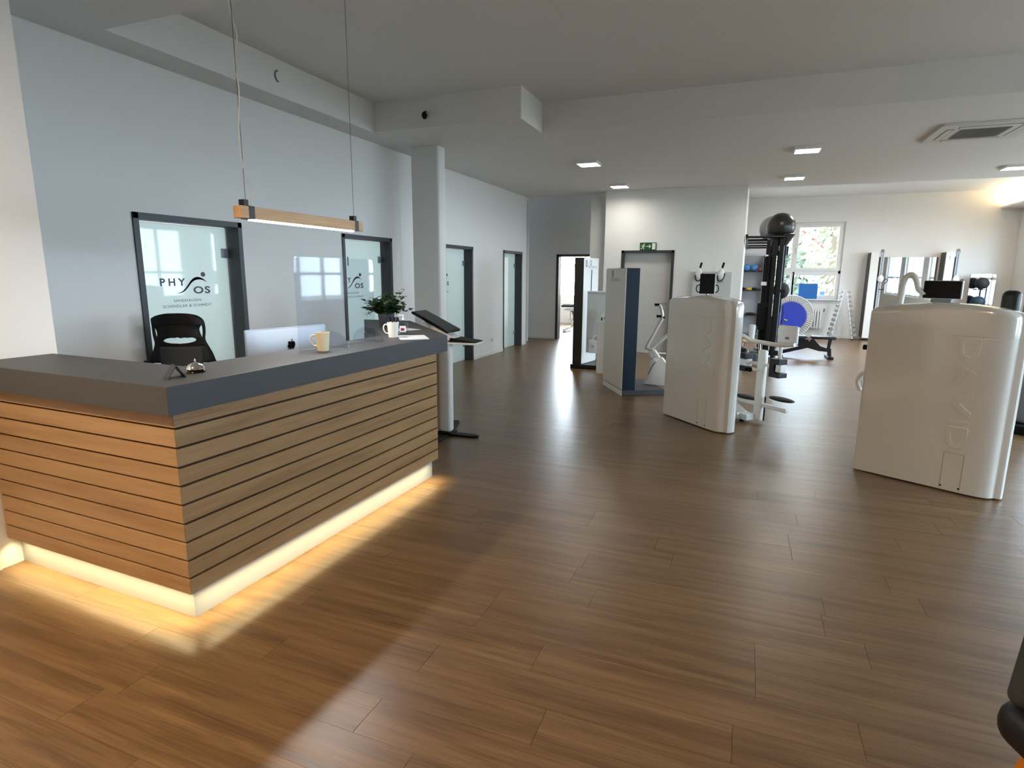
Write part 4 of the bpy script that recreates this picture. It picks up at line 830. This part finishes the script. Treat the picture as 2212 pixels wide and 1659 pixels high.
# ---- shelf with balls
t = thing('storage_shelf', (.09, 17.2, 0), 0, 'grey storage shelf with black boards against the far wall', 'shelf')
B().box(-.30, .27, .30, .33, 0.05, 2.15).build('back_panel', M['panelg'], t)
for z in (1.735, 1.235, .57): B().box(-.30, .27, -.0, .30, z - .02, z + .0, .002).build('shelf_board', M['blackm'], t)
for x in (-.32, .265): B().box(x, x + .015, .05, .33, 0, 2.15).build('side_frame', M['blackm'], t)
for x in (-.075, .115): tag(B().sphere((x + .02, 17.28, 1.735 + .096), .096).build('exercise_ball', M['blueb'], None, True), 'blue exercise ball on the top shelf, ' + ('left one' if x < 0 else 'right one'), 'ball', 'blue balls on the top shelf')
tag(B().sphere((.262, 17.22, 1.735 + .052), .052).build('exercise_ball', M['redb'], None, True), 'small dark red ball at the end of the top shelf', 'ball')
b = B()
for k in range(3): b.tube([(.04 + .06 * cos(a + k) , 17.28 + .05 * sin(a), 1.245 + .02 * k + .012 * sin(2 * a)) for a in [2 * pi * q / 16 for q in range(16)]], .012, 6, closed=True)
tag(b.build('resistance_band', M['yellow'], None, True), 'yellow resistance band bundled on the middle shelf', 'band')
for x, lb in ((-.12, 'dark fabric roll on the middle shelf beside the yellow band'), (.16, 'dark flat bundle at the right of the middle shelf')):
    tag(B().sphere((x, 17.30, 1.235 + .034), .05, (1.6, 1, .66)).build('exercise_pad', M['rubber'], None, True), lb, 'exercise pad')
tag(B().sphere((.12, 17.3, .57 + .03), .05, (2.6, 1, .58)).build('exercise_pad', M['rubber'], None, True), 'dark long bundle on the lowest shelf', 'exercise pad')
# ---- bench
t = thing('weight_bench', (1.2, 13.1, 0), R(3), 'black training bench with flat pads in front of the radiator', 'bench')
B().box(-.50, -.02, -.14, .14, .385, .44, .02, seg=3).build('seat_pad', M['vinyl'], t, True); B().box(.06, .50, -.14, .14, .385, .44, .02, seg=3).build('back_pad', M['vinyl'], t, True)
b = B(); b.prism([(-.48, .37), (.0, .37), (.05, .30), (.02, .20), (-.10, .16), (-.44, .06), (-.44, .0), (-.50, .0), (-.50, .12), (-.15, .22), (-.22, .30)], -.04, .04, 'XZ', .004); b.build('frame', M['blackm'], t)
b = B(); b.prism([(.06, .37), (.12, .37), (.24, .24), (.36, .20), (.44, .20), (.46, .0), (.40, .0), (.385, .13), (.22, .14), (.0, .20)], -.04, .04, 'XZ', .004); b.build('frame', M['blackm'], t)
B().prism([(.38, .37), (.44, .37), (.42, .20), (.37, .20)], -.03, .03, 'XZ').build('support', M['blackm'], t)
B().box(.37, .47, -.22, .22, .0, .05, .01).build('foot', M['blackm'], t); B().box(-.52, -.44, -.20, .20, 0, .05, .01).build('foot', M['blackm'], t)
# ---- trampoline leaning on the wall
t = thing('trampoline', (1.13, 17.36, .555), 0, 'round blue mini trampoline with white elastic skirt leaning under the window', 'trampoline')
B().lathe([(.37, -.012), (.385, 0), (.37, .012)], n=48, rot=RX90).build('jumping_mat', M['tramp'], t, True)
b = B()
for k in range(56):
    a = 2 * pi * k / 56; b.tube([(.378 * cos(a), -.005, .378 * sin(a)), (.53 * cos(a + .02), .01, .53 * sin(a + .02))], .0075, 5)
o = b.build('elastic_cords', M['cord'], t); 
b = B(); vs = []; N = 112
for k in range(N):
    a = 2 * pi * k / N; w = .006 * (1 if k % 2 else -1); vs += [(.40 * cos(a), .022 + w, .40 * sin(a)), (.545 * cos(a), .03 + w, .545 * sin(a))]
b.add(vs, [(2 * k, 2 * k + 1, (2 * k + 3) % (2 * N), (2 * k + 2) % (2 * N)) for k in range(N)]); b.build('skirt', M['skirt'], t)
B().tube([(.55 * cos(2 * pi * k / 48), .02, .55 * sin(2 * pi * k / 48)) for k in range(48)], .014, 8, closed=True).build('rim', M['whitem'], t, True)
# ---- foam mat on the sill
t = tag(B().box(-.225, .225, -.05, .0, 0, .40, .004).build('foam_mat', M['mat_blue'], loc=(1.50, Y3 - .045, WZ0 + .001)), 'square blue foam mat propped on the window sill', 'mat')
# ---- radiator
t = thing('radiator', (1.40, Y3 - .09, 0), 0, 'white ribbed radiator under the far window', 'radiator')
for k in range(15):
    x = -.50 + k * .067; B().box(x, x + .042, -.05, .05, .24, .74, .018, seg=3).build('rib', M['whitem'], t, True)
for z in (.70, .27): B().tube([(-.50, 0, z), (.50, 0, z)], .02, 10).build('header_pipe', M['whitem'], t, True)
B().tube([(.50, .0, .29), (.545, 0, .29), (.545, 0, .0)], .011, 8).build('pipe', M['whitem'], t, True); B().tube([(.50, 0, .70), (.53, 0, .70), (.53, -.02, .77)], [.014, .018, .018], 8).build('valve', M['grille'], t, True)
# ---- dumbbell tree
t = thing('dumbbell_rack', (2.35, 17.2, 0), 0, 'tall narrow a-shaped dumbbell rack against the far wall', 'rack')
for s in (-1, 1): B().tube([(s * .25, 0, .02), (s * .03, .08, 1.25)], .018, 8).build('leg', M['whitem'], t, True); B().tube([(s * .25, -.06, .015), (s * .25, .10, .015)], .018, 8).build('foot', M['rubber'], t, True)
B().tube([(-.04, .08, 1.25), (.04, .08, 1.25)], .015, 8).build('top_bar', M['whitem'], t, True)
for s in (-1, 1):
    for k in range(10):
        q = (k + .9) / 10.2; x = s * (.25 - .22 * q); z = .02 + 1.23 * q + .015; r = .050 - .0030 * k; y = 17.2 + .08 * q
        cx = 2.35 + x + s * .045
        d = tag(B().tube([(cx, y - .10, z), (cx, y + .06, z)], .012, 8).build('dumbbell', M['chrome'], None, True), 'round-headed dumbbell on the %s side of the rack, %s' % ('left' if s < 0 else 'right', ['lowest', 'second from the bottom', 'third from the bottom', 'fourth from the bottom', 'fifth from the bottom', 'fifth from the top', 'fourth from the top', 'third from the top', 'second from the top', 'topmost'][k]), 'dumbbell', 'dumbbells on the rack')
        for yy in (-.115, .045): B().lathe([(r * .86, 0), (r, .008), (r, .034), (r * .86, .042)], (cx, y + yy + .04, z), 18, RX90).build('weight_head', M['dbell'], d, True)
# ---- cable towers and mirrors
def tower(x, rail, label):
    t = thing('cable_tower', (x, 17.25, 0), 0, label, 'training machine', 'cable towers on the far wall')
    B().box(-.10, -.075, .0, .34, .08, 2.20, .004).build('side_panel', M['browndark'], t); B().box(-.078, .10, -.01, .34, .06, 2.22, .006).build('tower_body', M['whitem'], t)
    B().box(.10, .145, .05, .34, .06, 2.10).build('cable_slot', M['blackm'], t)
    for xx in (.16, .20): B().tube([(xx, .1, .04), (xx, .1, 2.18)], .012, 8).build('guide_rail', M['alu'], t, True)
    B().box(.04, .22, .03, .16, 2.19, 2.22, .004).build('top_bracket', M['alu'], t); B().lathe([(.04, -.012), (.04, .012)], (.17, .06, 2.25), 18, RX90).build('pulley', M['grille'], t, True)
    B().box(.08, .26, -.04, .30, 0, .06, .01).build('foot', M['whitem'], t)
    h = B().sphere((.19, .02, 1.56), .07, (1, .6, 1.4)); h.build('slider', M['whitep'], t, True); B().tube(smoothpath([(.24, -.03, 1.50), (.30, -.03, 1.56), (.34, -.03, 1.52), (.28, -.03, 1.44)], 4), .008, 8).build('grip', M['black'], t, True)
    for s in (-1, 1): B().tube([(.13 + s * .04, .0, 1.30), (.13 + s * .15, .0, 1.30)], .010, 8).build('peg', M['black'], t, True)
    return t
t = tower(2.90, 0, 'white cable tower with dark edge, left of the wall mirror')
t = tower(4.47, 0, 'white cable tower marked 1, right of the wall mirror'); text('number', '1', .1, M['grille'], basis((1, 0, 0), (0, 0, 1), (.0, -.0115, 2.08)), t, .0005, height=.08)
tag(B().box(3.19, 4.33, Y3 - .012, Y3 - .002, .35, 2.10, .002).build('wall_mirror', M['mirror']), 'big frameless wall mirror between the two cable towers', 'mirror')
t = thing('standing_mirror', (5.22, 17.35, 0), 0, 'upright mirror with rounded corners near the gym corner', 'mirror')
q = arc((.215, 1.66), .035, 0, pi / 2, 4, lambda a, c: (a, c)) + arc((-.215, 1.66), .035, pi / 2, pi, 4, lambda a, c: (a, c)) + [(-.25, .05), (.25, .05)]
B().prism(q, .0, .01, 'XZ').build('mirror_plate', M['mirror'], t); B().prism([(a * 1.02, c + .004 if c > 1 else c - .03) for a, c in q], .011, .03, 'XZ').build('back_frame', M['alu'], t); B().box(-.2, .2, -.05, .15, 0, .03).build('foot', M['blackm'], t)
t = thing('ball_stand', (5.10, 17.0, 0), 0, 'slim black stand carrying two round black balls before the mirror', 'stand')
B().tube([(.16, .16, .02), (.16, .16, 1.52)], .016, 8).build('post', M['blackm'], t, True); B().lathe([(.2, 0), (.2, .02), (.03, .03)], (.1, .1, 0), 20).build('base', M['blackm'], t, True)
for z in (1.33, .90): B().tube([(.16, .16, z), (.02, .10, z)], .012, 8).build('arm', M['blackm'], t, True)
tag(B().sphere((5.12, 17.02, 1.475), .145, (1, .9, .92)).build('medicine_ball', M['rubber'], None, True), 'upper black ball on the slim stand before the mirror', 'ball', 'black balls on the stand')
tag(B().sphere((5.09, 17.02, 1.04), .15, (1, .9, .95)).build('medicine_ball', M['navy'], None, True), 'lower dark ball on the slim stand before the mirror', 'ball', 'black balls on the stand')
# ---- stool and box by the rig
t = thing('stool', (.145, 11.35, 0), R(5), 'small stool with pale wooden seat and chrome legs', 'stool')
B().box(-.16, .16, -.16, .16, .44, .47, .012, seg=3).build('seat', M['seatwood'], t, True)
for sx in (-1, 1):
    for sy in (-1, 1): B().tube([(sx * .13, sy * .13, .44), (sx * .17, sy * .17, 0)], .010, 8).build('leg', M['chrome'], t, True)
for sy in (-1, 1): B().tube([(-.15, sy * .15, .25), (.15, sy * .15, .25)], .008, 8).build('stretcher', M['chrome'], t, True)
tag(B().box(-.14, .12, -.12, .12, 0, .24, .01).build('storage_box', M['box'], loc=(.13, 11.72, 0)), 'teal grey box on the floor behind the small stool', 'box')

# ---- dark chair at the right bottom corner
t = thing('lounge_chair', (1.075, 1.72, 0), R(20), 'dark padded chair with orange wooden legs, cut by the lower right corner', 'chair')
b = B().box(-.27, .27, -.25, .27, .325, .465, .065, seg=5); b.build('seat', M['vinyl'], t, True)
b = B().box(-.31, .25, -.035, .035, -.22, .14, .03, seg=4, rot=Matrix.Rotation(R(20), 3, 'Y') @ Matrix.Rotation(R(-14), 3, 'X')); b.build('backrest', M['dkgrey'], t, True, loc=(.09, .25, .575))
for sx in (-1, 1):
    for sy in (-1, 1): B().tube([(sx * .19, sy * .18, .335), (sx * .26, sy * .24, 0)], [.022, .013], 10).build('leg', M['orange'], t, True)

# ---- treatment table in the bright room
t = thing('treatment_table', (-4.55, 16.3, 0), 0, 'height-adjustable treatment table with black top in the bright room', 'table')
B().box(-.32, .95, -.3, .3, .70, .76, .015).build('table_top', M['vinyl'], t); tag(B().box(-.30, .5, -.24, .24, .761, .80, .01).build('towel', M['paper'], t), None)
B().box(-.28, .9, -.22, .22, .60, .66, .01).build('frame', M['whitem'], t)
for x in (-.1, .6): B().tube([(x, 0, .12), (x + .22, 0, .62)], .03, 10).build('scissor_arm', M['whitem'], t, True); B().tube([(x + .25, 0, .12), (x, 0, .62)], .03, 10).build('scissor_arm', M['grille'], t, True)
for x in (-.2, .75): B().box(x - .04, x + .04, -.3, .3, .05, .13, .01).build('base_beam', M['whitem'], t); B().box(x - .05, x + .05, -.36, -.26, 0, .10, .02).build('foot', M['whitep'], t)
t = thing('radiator', (-4.6, 18.9, 0), 0, 'white radiator under the bright window beyond the doorway', 'radiator')
for k in range(18): x = -.9 + k * .1; B().box(x, x + .07, -.04, .04, .15, .72, .01).build('rib', M['whitem'], t)
# ================================================================== OUTSIDE
tag(B().box(-60, 90, 19.5, 120, -3.6, -3.5).build('ground', M['grass']), 'grassy ground outside seen through the windows', 'ground', kind='structure')
tag(B().box(6.3, 90, -60, 19.5, -3.6, -3.5).build('ground', M['grass']), 'ground outside beyond the right windows', 'ground', kind='structure')
t = thing('house', (1.0, 52, -3.5), R(20), 'white house with red tiled gable roof beyond the far window', 'house')
B().box(-5, 4, -4, 4, 0, 6.2).build('wall', M['housew'], t); B().prism([(-5.0, 6.2), (4.0, 6.2), (-.5, 9.4)], -4, 4, 'XZ').build('gable', M['housew'], t)
for s in (-1, 1): B().prism([(-.5, 9.75), (-.5 + s * 5.1, 6.0), (-.5 + s * 5.1, 5.75), (-.5, 9.45)], -4.4, 4.4, 'XZ').build('roof', M['roof'], t)
for x in (-3, 0, 2.2): B().box(x, x + 1, -4.05, -3.98, 2.6, 4.0).build('window', M['navy'], t)
def tree(x, y, h, r, m, label, seed):
    t = thing('tree', (x, y, -3.5), 0, label, 'tree', 'trees outside the far window'); rn = random.Random(seed)
    B().tube([(0, 0, 0), (.1, 0, h * .5), (0, .1, h * .85)], [.25, .17, .06], 8).build('trunk', M['bark'], t, True)
    b = B(); verts = []; faces = []
    for k in range(2600):
        u = rn.gauss(0, 1), rn.gauss(0, 1), rn.gauss(0, 1); n = math.sqrt(sum(q * q for q in u)) or 1; rad = r * (rn.random() ** .4); lump = 1 + .25 * sin(3 * u[0] + seed) * cos(2.5 * u[2])
        c = Vector((u[0] / n * rad * lump, u[1] / n * rad * lump, h * .72 + u[2] / n * rad * 1.15 * lump)); s = rn.uniform(.10, .22); a = Vector((rn.gauss(0, 1), rn.gauss(0, 1), rn.gauss(0, 1))).normalized(); e = a.orthogonal().normalized(); f_ = a.cross(e)
        i = len(verts); verts += [tuple(c - e * s), tuple(c - f_ * s * .5), tuple(c + e * s), tuple(c + f_ * s * .5)]; faces.append((i, i + 1, i + 2, i + 3))
    b.add(verts, faces); b.build('foliage', m, t)
tree(0.5, 27, 6.0, 1.9, M['leafA'], 'teal green tree standing left in the far window', 1)
tree(3.5, 31, 9.8, 3.5, M['leafB'], 'sunlit yellow-green tree filling the right window sash', 2)
tree(6.5, 41, 9.5, 3.2, M['leafA'], 'bluish green tree behind the sunlit one', 3)
tree(-.6, 36, 5.0, 2.0, M['leafA'], 'low bluish shrub-like tree before the house', 4)
tree(-5.6, 33, 7.5, 2.6, M['leafB'], 'pale tree outside the room behind the doorway', 5)
tree(14, 12, 9.0, 3.2, M['leafA'], 'tree outside the right hand windows, far one', 6)
tree(15, 3, 8.0, 3.0, M['leafB'], 'tree outside the right hand windows, near one', 7)
